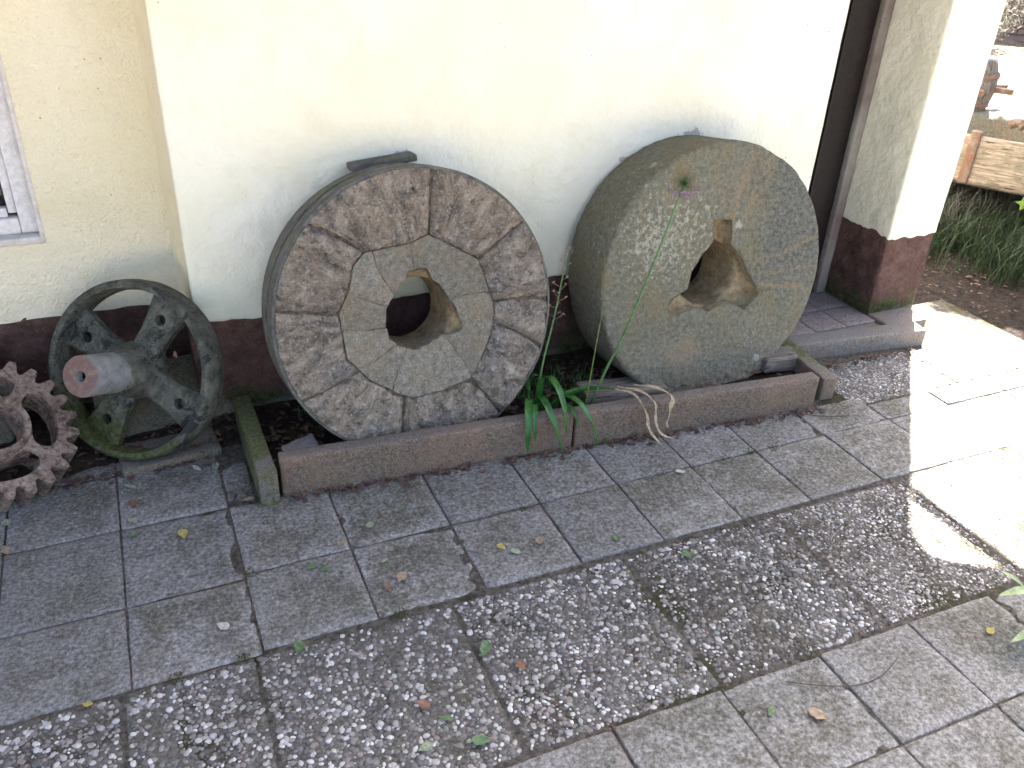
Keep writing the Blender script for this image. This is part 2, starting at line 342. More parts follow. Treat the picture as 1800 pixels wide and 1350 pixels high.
def make_sandstone():
    m = Mt('lichened_sandstone', 0.9, 0.25); o = m.tc['Object']; xyz = m.sep(o)
    n1 = m.noise(5.5, 6, .65, vec=o, g=1.9); n2 = m.noise(60, 6, .7, vec=o, g=1.45); n3 = m.noise(150, 4, .7, vec=o, g=1.7)
    c = m.ramp(n2, (.15, (.085, .084, .060)), (.5, (.160, .157, .114)), (.85, (.245, .238, .180)))
    oc = m.noise(6, 7, .72, vec=m.scale(o, (1.5, .7, 1)), g=2.0); c = m.mix(m.ramp(oc, (.45, 0.0), (.78, .75)), c, m.mix(.3, (.20, .155, .065), c))
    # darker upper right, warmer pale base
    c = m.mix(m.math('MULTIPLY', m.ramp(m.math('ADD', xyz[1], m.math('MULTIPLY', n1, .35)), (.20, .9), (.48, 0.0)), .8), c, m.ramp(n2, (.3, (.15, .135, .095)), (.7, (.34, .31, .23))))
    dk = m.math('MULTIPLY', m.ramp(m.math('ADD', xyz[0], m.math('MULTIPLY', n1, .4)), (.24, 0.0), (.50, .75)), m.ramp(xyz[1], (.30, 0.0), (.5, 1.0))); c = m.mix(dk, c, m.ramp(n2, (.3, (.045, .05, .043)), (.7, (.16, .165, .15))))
    # faint iron-stain streaks running out from the eye on the right
    ctr = m.nd('VectorMath', {'operation': 'SUBTRACT'}, i0=o, i1=(0, .471, 0)).outputs[0]; cs = m.sep(ctr)
    for a, wd, amt in ((11, .013, .42), (-13, .014, .45), (-3, .009, .30), (74, .026, .35), (60, .022, .30), (196, .007, -.25)):
        ca, sa = math.cos(R_(a)), math.sin(R_(a)); along = m.math('ADD', m.math('MULTIPLY', cs[0], ca), m.math('MULTIPLY', cs[1], sa)); across = m.math('ABSOLUTE', m.math('ADD', m.math('SUBTRACT', m.math('MULTIPLY', cs[1], ca), m.math('MULTIPLY', cs[0], sa)), m.math('MULTIPLY', m.math('SUBTRACT', n1, .5), .05)))
        k = m.math('MULTIPLY', m.math('MULTIPLY', m.ramp(m.math('DIVIDE', across, wd), (.0, 1.0), (1.0, 0.0)), m.ramp(along, (.13, 0.0), (.24, 1.0))), m.ramp(m.noise(25, 5, .7, vec=o), (.25, .3), (.7, 1.0)))
        c = m.mix(m.math('MULTIPLY', k, abs(amt)), c, (.34, .225, .105) if amt > 0 else (.30, .32, .31))
    # pale crustose lichen: a dense area on the upper left, sparse specks elsewhere
    reg = m.math('ADD', m.spot((-.27, .62, 0), .36, vec=o), m.math('MULTIPLY', m.spot((-.02, .72, 0), .45, vec=o), .50)); lich = m.noise(52, 6, .72, vec=o, g=1.75)
    big = m.ramp(m.math('ADD', m.math('MULTIPLY', reg, .40), lich), (.86, 0.0), (1.0, 1.0))
    c = m.mix(m.math('MULTIPLY', big, .75), c, m.ramp(n2, (.25, (.25, .25, .185)), (.75, (.47, .465, .375))))
    blob = m.math('MULTIPLY', m.ramp(m.math('ADD', m.vor(9, vec=o), m.math('MULTIPLY', m.noise(40, 5, .75, vec=o), .30)), (.26, 1.0), (.31, 0.0)), m.ramp(m.sep(m.vor(9, vec=o, out='Color'))[0], (.72, 0.0), (.73, 1.0))); c = m.mix(m.math('MULTIPLY', blob, .75), c, (.41, .40, .32))
    dots = m.ramp(m.noise(105, 4, .6, vec=o), (.76, 0.0), (.83, .85)); c = m.mix(dots, c, (.42, .42, .35))
    c = m.mix(m.ramp(n3, (.66, 0.0), (.80, .45)), c, (.36, .35, .29)); c = m.mix(m.ramp(n3, (.18, .7), (.32, 0.0)), c, (.035, .035, .026))
    pk = m.math('ADD', m.spot((-.12, .20, 0), .14, vec=o), m.math('MULTIPLY', m.math('SUBTRACT', m.noise(28, 6, .7, vec=o), .5), 1.4)); c = m.mix(m.ramp(pk, (.40, 0.0), (1.15, .5)), c, (.33, .24, .155))
    m.bump(n1, .5, .03); m.bump(n2, .7, .010); m.bump(n3, .5, .003); m.bump(m.math('ADD', big, dots), .3, .003)
    return m.done(c)
MAT['sandstone'] = make_sandstone()
def make_iron(name, a, b, rust, amt):
    m = Mt(name, 0.75, 0.4); o = m.tc['Object']; n = m.noise(22, 6, .7, vec=o); c = m.ramp(n, (.3, a), (.7, b)); c = m.mix(m.ramp(m.noise(7, 5, .65, vec=o), (.45, 0.0), (.65, amt)), c, rust)
    c = m.mix(m.ramp(m.noise(120, 4, .7, vec=o), (.60, 0.0), (.72, .5)), c, (.22, .21, .18)); m.bump(n, .6, .008); m.bump(m.noise(140, 3, vec=o), .5, .003); return m.done(c)
MAT['hoop'] = make_iron('weathered_iron_hoop', (.055, .055, .050), (.13, .13, .115), (.10, .10, .055), .7)
MAT['strapiron'] = make_iron('rusty_strap_iron', (.09, .06, .05), (.22, .15, .12), (.16, .07, .04), .8)
def make_pulley():
    m = Mt('mossy_painted_cast_iron', 0.8, 0.35); p = m.pos; n = m.noise(24, 6, .65, g=2.0); n2 = m.noise(80, 4, .65, g=1.9)
    c = m.ramp(n, (.2, (.040, .043, .031)), (.8, (.135, .138, .106))); c = m.mix(m.ramp(n2, (.64, 0.0), (.85, .45)), c, (.23, .235, .205))
    cr = m.ramp(m.math('ABSOLUTE', m.math('SUBTRACT', m.noise(16, 6, .65, dist=1.2), .5)), (.008, 1.0), (.022, 0.0)); zone = m.ramp(m.noise(6, 4, .6), (.40, 0.0), (.52, 1.0)); c = m.mix(m.math('MULTIPLY', cr, zone), c, (.012, .013, .012))
    blot = m.ramp(m.noise(13, 6, .7, dist=.8), (.60, 0.0), (.66, .9)); c = m.mix(blot, c, (.018, .020, .020))
    x = m.sep(p); lowx = m.math('ADD', m.math('MULTIPLY', x[2], 1.0), m.math('MULTIPLY', x[0], .35))
    ms = m.math('ADD', m.ramp(lowx, (-.05, .80), (.22, 0.0)), m.math('MULTIPLY', m.math('SUBTRACT', m.noise(18, 5, .65), .5), 1.3)); c = m.mix(m.ramp(ms, (.36, 0.0), (.62, .85)), c, m.ramp(n2, (.3, (.030, .040, .008)), (.7, (.100, .115, .030))))
    m.bump(n, .5, .01); m.bump(n2, .5, .004); m.bump(cr, -.4, .003); return m.done(c)
MAT['pulley'] = make_pulley()
def make_shaft():
    m = Mt('grey_shaft_rusted_end', 0.6, 0.45); o = m.sep(m.tc['Object']); n = m.noise(30, 6, .7); n2 = m.noise(110, 4, .7)
    c = m.ramp(n, (.3, (.15, .16, .155)), (.7, (.27, .28, .27))); e = m.math('ADD', o[2], m.math('MULTIPLY', m.math('SUBTRACT', n, .5), .02))
    ru = m.ramp(n, (.3, (.10, .032, .022)), (.52, (.17, .095, .070)), (.7, (.23, .165, .135))); c = m.mix(m.ramp(e, (.1945, 0.0), (.1995, 1.0)), c, ru)
    m.bump(n2, .5, .004); m.bump(n, .4, .006); return m.done(c)
MAT['shaft'] = make_shaft()
def make_rust():
    m = Mt('rusted_gear_iron', 0.85, 0.3); n = m.noise(22, 6, .65, g=2.0); n2 = m.noise(75, 5, .65, g=1.9)
    c = m.ramp(n, (.2, (.115, .080, .057)), (.5, (.215, .158, .120)), (.8, (.30, .235, .19))); c = m.mix(m.ramp(n2, (.58, 0.0), (.75, .75)), c, (.36, .29, .25))
    f = m.nd('NewGeometry').outputs['Normal']; c = m.mix(m.ramp(n2, (.3, .6), (.42, 0.0)), c, (.04, .02, .012)); m.bump(n, .6, .01); m.bump(n2, .7, .005); return m.done(c)
MAT['rust'] = make_rust()
def make_kerb(name, a, b, mossy):
    m = Mt(name, 0.85, 0.35); n = m.noise(85, 5, .7, g=1.9); n3 = m.noise(230, 3, .7, g=1.8); n1 = m.noise(5, 7, .68, g=1.9)
    c = m.ramp(n, (.2, a), (.8, b)); c = m.mix(m.ramp(n1, (.40, 0.0), (.75, .75)), c, m.mix(.7, c, (.25, .155, .095))); c = m.mix(m.ramp(m.noise(4, 7, .7), (.50, 0.0), (.80, .7)), c, m.mix(.65, c, (.15, .13, .06)))
    up = m.sep(m.nd('NewGeometry').outputs['Normal'])[2]; c = m.mix(m.ramp(up, (.6, 0.0), (.95, .7)), c, m.mix(.6, c, (.13, .13, .135))); c = m.mix(m.ramp(m.noise(17, 7, .75), (.60, 0.0), (.80, .65)), c, m.mix(.7, c, (.04, .036, .03)))  # upward faces tinted grey to stand in for sky reflection
    c = m.mix(m.ramp(n3, (.62, 0.0), (.72, .5)), c, (.33, .31, .28)); c = m.mix(m.ramp(n3, (.28, .7), (.38, 0.0)), c, (.03, .026, .022))
    if mossy:
        y = m.sep(m.pos)[1]; g = m.math('ADD', m.math('MULTIPLY', m.math('MULTIPLY', m.math('SUBTRACT', y, 2.08), 2.4, True), .50), m.noise(9, 6, .65)); c = m.mix(m.ramp(g, (.56, 0.0), (.74, .88)), c, m.ramp(n, (.3, (.04, .05, .012)), (.7, (.12, .135, .045))))
    m.bump(n, .4, .004); m.bump(n3, .3, .0015); m.bump(m.noise(16, 4, .6), .25, .008); return m.done(c)
MAT['kerb'] = make_kerb('brownish_kerb_concrete', (.090, .064, .043), (.215, .165, .118), False)
MAT['kerbmoss'] = make_kerb('mossy_kerb_concrete', (.075, .075, .058), (.18, .175, .145), True)
MAT['kerbgrey'] = make_kerb('grey_kerb_concrete', (.12, .115, .10), (.24, .23, .21), False)
def make_wood(name, a, b, axis=0, sc_=(2.0, 26, 26)):
    m = Mt(name, 0.85, 0.3); o = m.tc['Object']; v = m.scale(o, sc_); n = m.noise(3.2, 7, .7, vec=v, dist=.4); c = m.ramp(n, (.3, a), (.7, b)); cr = m.ramp(m.noise(5.5, 4, .6, vec=v), (.30, 1.0), (.36, 0.0)); c = m.mix(m.math('MULTIPLY', cr, .85), c, (.02, .016, .012))
    c = m.mix(m.ramp(m.noise(7, 4, .6, vec=o), (.55, 0.0), (.7, .5)), c, (.12, .115, .08)); m.bump(n, .7, .01); m.bump(cr, -.7, .01); return m.done(c)
MAT['timber'] = make_wood('weathered_timber', (.11, .095, .08), (.30, .26, .22))
MAT['wagonwood'] = make_wood('bleached_wagon_wood', (.17, .125, .095), (.40, .32, .26))
MAT['hubwood'] = make_wood('grey_hub_wood', (.10, .085, .075), (.22, .19, .17), sc_=(20, 20, 3))

MAT['jamb'] = make_plaster('grey_jamb', (.26, .24, .21), (.13, .10, .085), .1)
def simple(name, col, rough=.6, spec=.4, nsc=30, var=.25, trans=0.0):
    m = Mt(name, rough, spec); n = m.noise(nsc, 5, .65); lo = tuple(x * (1 - var) for x in col); hi = tuple(min(1, x * (1 + var)) for x in col); c = m.ramp(n, (.3, lo), (.7, hi)); m.bump(m.noise(nsc * 3, 3), .25, .003)
    if trans: m.b.inputs['Transmission Weight'].default_value = 0.0; m.b.inputs['Subsurface Weight'].default_value = 0.0
    return m.done(c)
def leafmat(name, col, rough=.45, nsc=60, tip=None, trans=.35):
    m = Mt(name, rough, .45); n = m.noise(nsc, 4, .6); lo = tuple(x * .72 for x in col); hi = tuple(min(1, x * 1.28) for x in col); c = m.ramp(n, (.3, lo), (.7, hi))
    m.bump(m.noise(nsc * 2.5, 3), .25, .003); m.done(c)
    t = m.nd('BsdfTranslucent', Color=c); mx = m.nd('MixShader', i0=trans, i1=m.b.outputs[0], i2=t.outputs[0]); out = [x for x in m.nt.nodes if x.type == 'OUTPUT_MATERIAL'][0]; m.nt.links.new(mx.outputs[0], out.inputs[0]); return m.m
MAT['doorwood'] = simple('dark_brown_door_paint', (.010, .007, .0065), .55, .35, 40, .3)
MAT['whitepaint'] = simple('flaking_white_paint', (.66, .65, .625), .5, .4, 60, .12)
MAT['sill'] = simple('pale_grey_reveal', (.60, .575, .52), .8, .2, 40, .12)
def make_glass():
    m = Mt('dark_window_glass', 0.08, 0.6); return m.done(m.ramp(m.noise(6, 3), (.3, (.010, .006, .006)), (.7, (.028, .018, .016))))
MAT['glass'] = make_glass()
MAT['tile'] = simple('red_doorstep_tile', (.20, .172, .165), .6, .4, 120, .45)
MAT['strap'] = leafmat('glossy_strap_leaf', (.036, .135, .028), .24, 40, trans=.2)
MAT['stem'] = leafmat('green_stem', (.10, .20, .075), .5, 60, trans=.1)
MAT['stemy'] = leafmat('yellowish_stem', (.19, .26, .06), .5, 60, trans=.1)
MAT['dryflower'] = leafmat('dried_blossom', (.42, .30, .22), .8, 200)
MAT['dryleaf'] = leafmat('bleached_dry_leaf', (.55, .45, .30), .7, 90)
MAT['purple'] = leafmat('mauve_petal', (.36, .20, .42), .6, 200)
MAT['umbel'] = leafmat('umbel_green', (.085, .19, .06), .6, 200)
MAT['umbeld'] = leafmat('umbel_brown_stalk', (.24, .20, .10), .7, 200)
for k, c in {'green': (.13, .21, .10), 'pale': (.30, .35, .24), 'yellow': (.44, .38, .12), 'tan': (.38, .29, .20), 'brown': (.20, .12, .085), 'orange': (.29, .165, .11), 'white': (.56, .53, .45)}.items():
    MAT['leaf_' + k] = leafmat('fallen_leaf_' + k, c, .65, 120)
MAT['crumb'] = leafmat('plant_crumbs', (.17, .105, .075), .8, 120)
MAT['litter'] = leafmat('leaf_litter', (.105, .062, .045), .8, 25, trans=.15)
MAT['moss'] = leafmat('moss', (.065, .085, .018), .9, 80, trans=.1)
MAT['grass'] = leafmat('shaded_grass', (.022, .040, .013), .6, 12)  # green darkened in the colour itself to deepen the shade by the wagon
MAT['hay'] = leafmat('dry_hay', (.12, .115, .095), .8, 12)
MAT['maple'] = leafmat('bright_green_leaf', (.22, .34, .05), .5, 30, trans=.5)
MAT['lily'] = leafmat('sun_paled_leaf', (.33, .42, .22), .5, 40, trans=.4)  # leaf green paled to stand in for direct sun
MAT['twig'] = simple('brown_twig', (.09, .07, .055), .85, .2, 80)
MAT['slabmoss'] = make_kerb('mossy_stone_slab', (.065, .068, .045), (.15, .15, .10), False)
MAT['stonechip'] = make_kerb('pale_stone_chip', (.25, .24, .225), (.5, .49, .46), False)
MAT['trough'] = make_kerb('olive_stone', (.12, .12, .085), (.25, .245, .19), False)
MAT['brick'] = simple('pinkish_brick', (.36, .24, .21), .9, .2, 8, .25)
MAT['mortar'] = simple('brick_mortar', (.42, .36, .35), .9, .2, 20, .2)
MAT['shade_roof'] = simple('roof_boarding', (.10, .075, .055), .8, .3, 12, .3)

# ------------------------------------------------------------------ ground and pavement
def patch(name, x0, x1, y0, y1, z, step, amp, sc_, mat, seed=0, parent=None, zf=None):
    xs = np.arange(x0, x1 + step / 2, step); ys = np.arange(y0, y1 + step / 2, step); X, Y = np.meshgrid(xs, ys, indexing='ij'); P = np.stack((X.ravel(), Y.ravel(), np.zeros(X.size)), 1)
    P[:, 2] = z + amp * fbm(P, sc_, 4, seed)
    if zf is not None: P[:, 2] += zf(P)
    nb = len(ys); i = (np.arange(len(xs) - 1)[:, None] * nb + np.arange(nb - 1)[None, :]).ravel(); F = np.stack((i, i + nb, i + nb + 1, i + 1), 1)
    return link(name, np_mesh(name, P, F), mat, parent)
def big_ground():
    xs = np.concatenate(([-600, -100, -20, -6], np.arange(-3, 14, .25), [16, 25, 100, 600])); ys = np.concatenate(([-600, -100, -20, -6], np.arange(-3, 14, .25), [16, 25, 100, 600]))
    X, Y = np.meshgrid(xs, ys, indexing='ij'); P = np.stack((X.ravel(), Y.ravel(), np.zeros(X.size)), 1)
    near = np.clip((P[:, 0] - 3.4) / .6, 0, 1) * np.clip((40 - P[:, 0]) / 10, 0, 1) * np.clip((P[:, 1] + 20) / 5, 0, 1) * np.clip((40 - P[:, 1]) / 10, 0, 1)
    P[:, 2] = -.05 + near * (.035 + .02 * fbm(P, 1.5, 3, 3)); nb = len(ys); i = (np.arange(len(xs) - 1)[:, None] * nb + np.arange(nb - 1)[None, :]).ravel()
    return link('ground', np_mesh('ground', P, np.stack((i, i + nb, i + nb + 1, i + 1), 1)), MAT['ground'])
tag(big_ground(), 'bare earth and pale gravel ground around the house', kind='structure')
pavement = patch('pavement', -1.7, 3.45, -1.2, 2.62, -.0046, .03, .0026, 9, MAT['joint'], 4)
tag(pavement, 'dirt-filled bed of the paved yard', kind='structure')

def paver(x0, x1, y0, y1, seed, mat='paver', name='concrete_paver', dz=None):
    rs = random.Random(seed); g = .0022; cx, cy = (x0 + x1) / 2, (y0 + y1) / 2; dz = rs.uniform(-.003, .003) if dz is None else dz
    V, F = rough_box((x0 + g, y0 + g, -.045), (x1 - g, y1 - g, 0.0), seg=.026, rad=.005, amp=.0016, nscale=22, seed=seed, off=(cx, cy, 0), drop=((2, 0),))
    # worn, chipped outline
    e = np.maximum(np.abs(V[:, 0]) / ((x1 - x0) / 2), np.abs(V[:, 1]) / ((y1 - y0) / 2)); k = np.clip((e - .9) / .1, 0, 1) * (V[:, 2] > -.02)
    V[:, 2] -= k * np.clip(fbm(V + np.array((cx, cy, 0)), 30, 2, seed + 9), 0, 1) * .007
    o = link(name, np_mesh(name, V, F), MAT[mat], pavement, (cx, cy, dz)); o.rotation_euler = (rs.uniform(-.006, .006), rs.uniform(-.006, .006), rs.uniform(-.008, .008)); return o
XJ = [0.103, .394, .692, .982, 1.252, 1.532, 1.795, 2.09, 2.39, 2.69, 2.99, 3.29]
sd = 100
for ya, yb in ((1.868, 2.15), (1.582, 1.868)):
    for i in range(len(XJ) - 1):
        x0, x1 = XJ[i], XJ[i + 1]; y1 = yb
        if yb > 2.1 and x0 < 2.0: y1 = 2.172 - .0745 * ((x0 + x1) / 2 - .262)
        if yb > 2.1 and 2.05 < x0 < 2.3: y1 = 2.034
        if yb > 2.1 and x0 > 2.3: y1 = 1.975
        sd += 1; paver(x0, x1, ya, y1, sd)
for x0, x1 in ((-1.08, -.785), (-.785, -.49), (-.49, -.195), (-.195, .103)):
    for ya, yb in ((2.458, 2.74), (2.176, 2.458), (1.85, 2.176), (1.572, 1.85)):
        sd += 1; o = paver(x0, x1, ya, yb, sd)
paver(.103, .186, 2.176, 2.40, 905, dz=-.004)
for ya, yb in ((.79, 1.072), (.50, .79), (.21, .50), (-.08, .21), (-.37, -.08)):
    for k in range(-7, 8):
        x0 = 1.085 + .2965 * k; sd += 1
        if yb > 1.0 and x0 < -.9: continue
        paver(x0, x0 + .2965, ya, yb, sd)

bm = bmesh.new(); bmesh.ops.create_icosphere(bm, subdivisions=2, radius=1.0); bm.verts.ensure_lookup_table()
ICO_V = np.array([v.co[:] for v in bm.verts]); ICO_F = np.array([[v.index for v in f.verts] for f in bm.faces]); bm.free()
keepf = (ICO_V[ICO_F][:, :, 2] > -.45).all(1); ICO_F = ICO_F[keepf]; used = np.unique(ICO_F); mp = -np.ones(len(ICO_V), int); mp[used] = np.arange(len(used)); ICO_V = ICO_V[used]; ICO_F = mp[ICO_F]
PEB = [ICO_V * (1 + .22 * fbm(ICO_V, 1.3, 2, 40 + k))[:, None] for k in range(10)]
def pebble_slab(x0, x1, y0, y1, sp, white, seed, big=.62, name='pebble_slab', lo=0.0, hi=.64):
    rs = np.random.RandomState(seed); g = .004; cx, cy = (x0 + x1) / 2, (y0 + y1) / 2
    V, F = rough_box((x0 + g, y0 + g, -.05), (x1 - g, y1 - g, -.004), seg=.03, rad=.005, amp=.0025, nscale=20, seed=seed, off=(cx, cy, 0), drop=((2, 0),))
    slab = link(name, np_mesh(name, V, F), MAT['matrix'], pavement, (cx, cy, rs.uniform(-.002, .002)))
    pts = []
    nx = int((x1 - x0 - .012) / sp); ny = int((y1 - y0 - .012) / (sp * .87))
    for j in range(ny):
        for i in range(nx):
            pts.append((x0 + .008 + (i + .5 * (j % 2) + .25) * sp + rs.uniform(-.3, .3) * sp, y0 + .008 + (j + .3) * sp * .87 + rs.uniform(-.3, .3) * sp))
    pts = np.array(pts); P3 = np.column_stack((pts, np.zeros(len(pts)))); dens = fbm(P3, 6, 3, seed + 1); pts = pts[rs.rand(len(pts)) < np.clip(.98 - .55 * np.clip(dens - .05, 0, 1), 0, 1)]
    n = len(pts); Vs = np.zeros((n, len(ICO_V), 3)); var = rs.randint(0, 10, n); s = sp * np.clip(rs.normal(big * .78, .16, n), .26, .86); ang = rs.uniform(0, 6.283, n); el = rs.uniform(1.0, 1.5, n)
    for k in range(10): Vs[var == k] = PEB[k]
    Vs[:, :, 0] *= (s * np.sqrt(el))[:, None]; Vs[:, :, 1] *= (s / np.sqrt(el))[:, None]; Vs[:, :, 2] *= (s * rs.uniform(.35, .6, n))[:, None]
    c, q = np.cos(ang)[:, None], np.sin(ang)[:, None]; X = Vs[:, :, 0] * c - Vs[:, :, 1] * q; Y = Vs[:, :, 0] * q + Vs[:, :, 1] * c
    Vs[:, :, 0] = X + (pts[:, 0] - cx)[:, None]; Vs[:, :, 1] = Y + (pts[:, 1] - cy)[:, None]; Vs[:, :, 2] += -.004 + rs.uniform(-.0015, .0012, n)[:, None]
    Fs = ICO_F[None] + (np.arange(n) * len(ICO_V))[:, None, None]; me = np_mesh('pebbles', Vs.reshape(-1, 3), Fs.reshape(-1, 3))
    tone = np.where(rs.rand(n) < white, rs.uniform(.66, 1.0, n), rs.uniform(lo, hi, n)); a = me.attributes.new('tone', 'FLOAT', 'POINT'); a.data.foreach_set('value', np.repeat(tone, len(ICO_V)).astype(np.float32))
    p = link('pebbles', me, MAT['pebble'], slab); tag(p, kind='stuff'); return slab
GX = [-1.28, -.75, -.216, .082, .585, 1.10, 1.632, 2.145, 2.66, 3.19]
WH = [.3, .3, .30, .27, .30, .24, .32, .10, .25, .3]
for i in range(len(GX) - 1):
    fine = GX[i] > 1.6
    pebble_slab(GX[i], GX[i + 1], 1.078, 1.575, .0112 if not fine else .0082, WH[i], 300 + i, lo=.22 if fine else 0.0)
o = pebble_slab(2.338, 2.86, 1.98, 2.275, .0075, .42, 330, lo=.3)
o = pebble_slab(2.862, 3.40, 1.98, 2.245, .0085, .42, 331, lo=.3)

# ------------------------------------------------------------------ house
WY = 2.64
house = thing('house', 'cream plastered house with brown plinth behind the millstones', 'house', (1.3, WY, 0))
HO = (1.3, WY, 0)
rbox('main_wall', (.112, WY, .378), (2.512, 3.05, 2.40), MAT['plaster'], house, HO, seg=.022, rad=.010, amp=.0022, nscale=7, seed=1, fine=.0006, maxn=160, drop=((1, 1),), rag=.012)
rbox('plinth', (.115, WY + .003, -.1), (2.510, 3.05, .392), MAT['plinth'], house, HO, seg=.016, rad=.008, amp=.0035, nscale=16, seed=2, fine=.0016, maxn=170, drop=((1, 1),))
# recessed stuccoed wall on the left, with a window opening
RY = 2.86
def recessed_wall():
    xs = np.concatenate((np.arange(-2.6, -1.3, .1), np.linspace(-1.3, -.27, 40), np.linspace(-.27, .13, 22)[1:])); zs = np.concatenate((np.linspace(.372, .640, 14), np.linspace(.640, 1.75, 50)[1:], np.linspace(1.75, 2.4, 16)[1:]))
    X, Z = np.meshgrid(xs, zs, indexing='ij'); P = np.stack((X.ravel(), np.full(X.size, RY), Z.ravel()), 1); P[:, 1] -= .003 * fbm(P, 8, 4, 12); P[:, 2] += np.where(P[:, 2] < .375, .008 * fbm(P, 14, 3, 78), 0); nb = len(zs); F = []
    for i in range(len(xs) - 1):
        for j in range(nb - 1):
            xc, zc = (xs[i] + xs[i + 1]) / 2, (zs[j] + zs[j + 1]) / 2
            if -1.3 < xc < -.27 and .64 < zc < 1.75: continue
            a = i * nb + j; F.append((a, a + nb, a + nb + 1, a + 1))
    link('recessed_wall', np_mesh('recessed_wall', P - np.array(HO), F), MAT['stucco'], house)
recessed_wall()
# oblique return between recessed and main wall
mb = MB(); n = 60
for k in range(n + 1):
    zz = .374 + (2.4 - .374) * k / n
    for t in (0, .25, .5, .75, 1): mb.V.append((.086 + .026 * t - HO[0] + .002 * vnoise(np.array([[t * 3, 1, zz * 9]]))[0], RY + .004 + (WY + .006 - RY) * t - HO[1], zz))
for k in range(n):
    for t in range(4): a = k * 5 + t; mb.F.append((a, a + 1, a + 6, a + 5))
link('return_wall', mb.mesh('return_wall', True), MAT['stucco'], house)
rbox('recess_plinth', (-2.6, RY + .002, -.1), (.10, 3.05, .385), MAT['plinth'], house, HO, seg=.02, rad=.008, amp=.004, nscale=16, seed=3, fine=.0016, maxn=140, drop=((1, 1),))
rbox('return_plinth', (.090, WY + .012, -.1), (.13, RY + .02, .377), MAT['plinth'], house, HO, seg=.02, rad=.008, amp=.003, nscale=16, seed=4, drop=((1, 1),))
# window
win = link('window', None, None, house)
def part(name, c, d, mat, parent, rad=.004, seg=.04, amp=.0006, seed=0):
    c = np.array(c); d = np.array(d); return rbox(name, c - d / 2, c + d / 2, mat, parent, HO, rad=rad, seg=seg, amp=amp, seed=seed, nscale=20)
part('reveal', (-.276, RY + .055, 1.195), (.014, .115, 1.14), MAT['sill'], win, seed=1)
part('window_sill', (-.785, RY + .045, .632), (1.03, .10, .022), MAT['sill'], win, seed=2)
part('frame', (-.308, RY + .060, 1.19), (.048, .05, 1.09), MAT['whitepaint'], win, seed=3)
part('frame', (-.79, RY + .0605, .668), (.914, .048, .05), MAT['whitepaint'], win, seed=4)
part('sash', (-.345, RY + .070, 1.22), (.024, .04, 1.03), MAT['whitepaint'], win, seed=5)
part('sash', (-.81, RY + .0705, .708), (.9, .038, .028), MAT['whitepaint'], win, seed=6)
part('pane', (-.82, RY + .082, 1.24), (.94, .006, 1.05), MAT['glass'], win, rad=.001, seed=7)
# doorway, pier
dr = rbox('door', (2.45, 2.795, .05), (2.812, 2.84, 2.40), MAT['doorwood'], house, HO, seg=.06, rad=.004, amp=.001, seed=5)
for k, xx in enumerate((2.545, 2.665)): part('door_bead', (xx, 2.792, 1.2), (.010, .012, 2.2), MAT['doorwood'], dr, rad=.003, seed=20 + k)
part('door_jamb', (2.838, 2.80, 1.22), (.05, .06, 2.35), MAT['jamb'], house, rad=.006, seg=.03, amp=.003, seed=8)
rbox('side_wall', (2.80, 2.85, -.1), (3.12, 7.9, 2.40), MAT['pier'], house, HO, seg=.12, rad=.01, amp=.002, seed=6)
rbox('pier', (2.866, 2.50, .405), (3.142, 2.90, 2.40), MAT['pier'], house, HO, seg=.014, rad=.010, amp=.0045, nscale=11, seed=7, fine=.0010, maxn=150, rag=.022)
rbox('pier_plinth', (2.868, 2.504, .03), (3.139, 2.90, .425), MAT['plinth'], house, HO, seg=.014, rad=.012, amp=.004, nscale=14, seed=8, fine=.0015)
rbox('back_wall', (-2.6, 7.6, -.1), (3.12, 7.9, 2.40), MAT['pier'], house, HO, seg=.2, rad=.01, amp=.002, seed=9)
rbox('left_wall', (-2.6, 3.06, -.1), (-2.4, 7.6, 2.40), MAT['pier'], house, HO, seg=.2, rad=.01, amp=.002, seed=10)
# roof boarding, unseen; edge, gap and rail shaped to cast yard shade and sun patch
def roof_piece(name, poly, z0, z1):
    mb = MB(); n = len(poly); mb.V = [(x - HO[0], y - HO[1], z0) for x, y in poly] + [(x - HO[0], y - HO[1], z1) for x, y in poly]
    mb.F = [tuple(range(n - 1, -1, -1)), tuple(range(n, 2 * n))] + [(i, (i + 1) % n, (i + 1) % n + n, i + n) for i in range(n)]
    return link(name, mb.mesh(name), MAT['shade_roof'], house)
roof_piece('shade_roof', [(-2.9, 1.50), (3.104, 1.50), (3.104, 2.09), (3.07, 2.125), (3.005, 2.165), (2.955, 2.20), (2.932, 2.24), (2.945, 2.30), (2.985, 2.355), (3.03, 2.40), (3.082, 2.452), (3.104, 2.474), (3.142, 2.512), (3.142, 8.0), (-2.9, 8.0)], 2.39, 2.415)
roof_piece('shadow_rail', [(3.107, 1.50), (3.142, 1.50), (3.142, 2.506), (3.086, 2.450), (3.092, 2.30)], 2.39, 2.415)

# doorstep
step = thing('doorstep', 'low doorstep with worn reddish tiles between stone and pier', 'doorstep', (2.65, 2.6, 0))
SO = (2.65, 2.6, 0)
rbox('step_slab', (2.36, 2.36, -.06), (2.868, 2.80, .046), MAT['kerbgrey'], step, SO, seg=.04, rad=.006, amp=.002, seed=11)
for i in range(3):
    for j in range(2):
        x0 = 2.37 + i * .166; y0 = 2.445 + j * .176; rbox('tile', (x0, y0, .04), (x0 + .162, y0 + .172, .054), MAT['tile'], step, SO, seg=.03, rad=.003, amp=.0012, seed=30 + i * 2 + j)

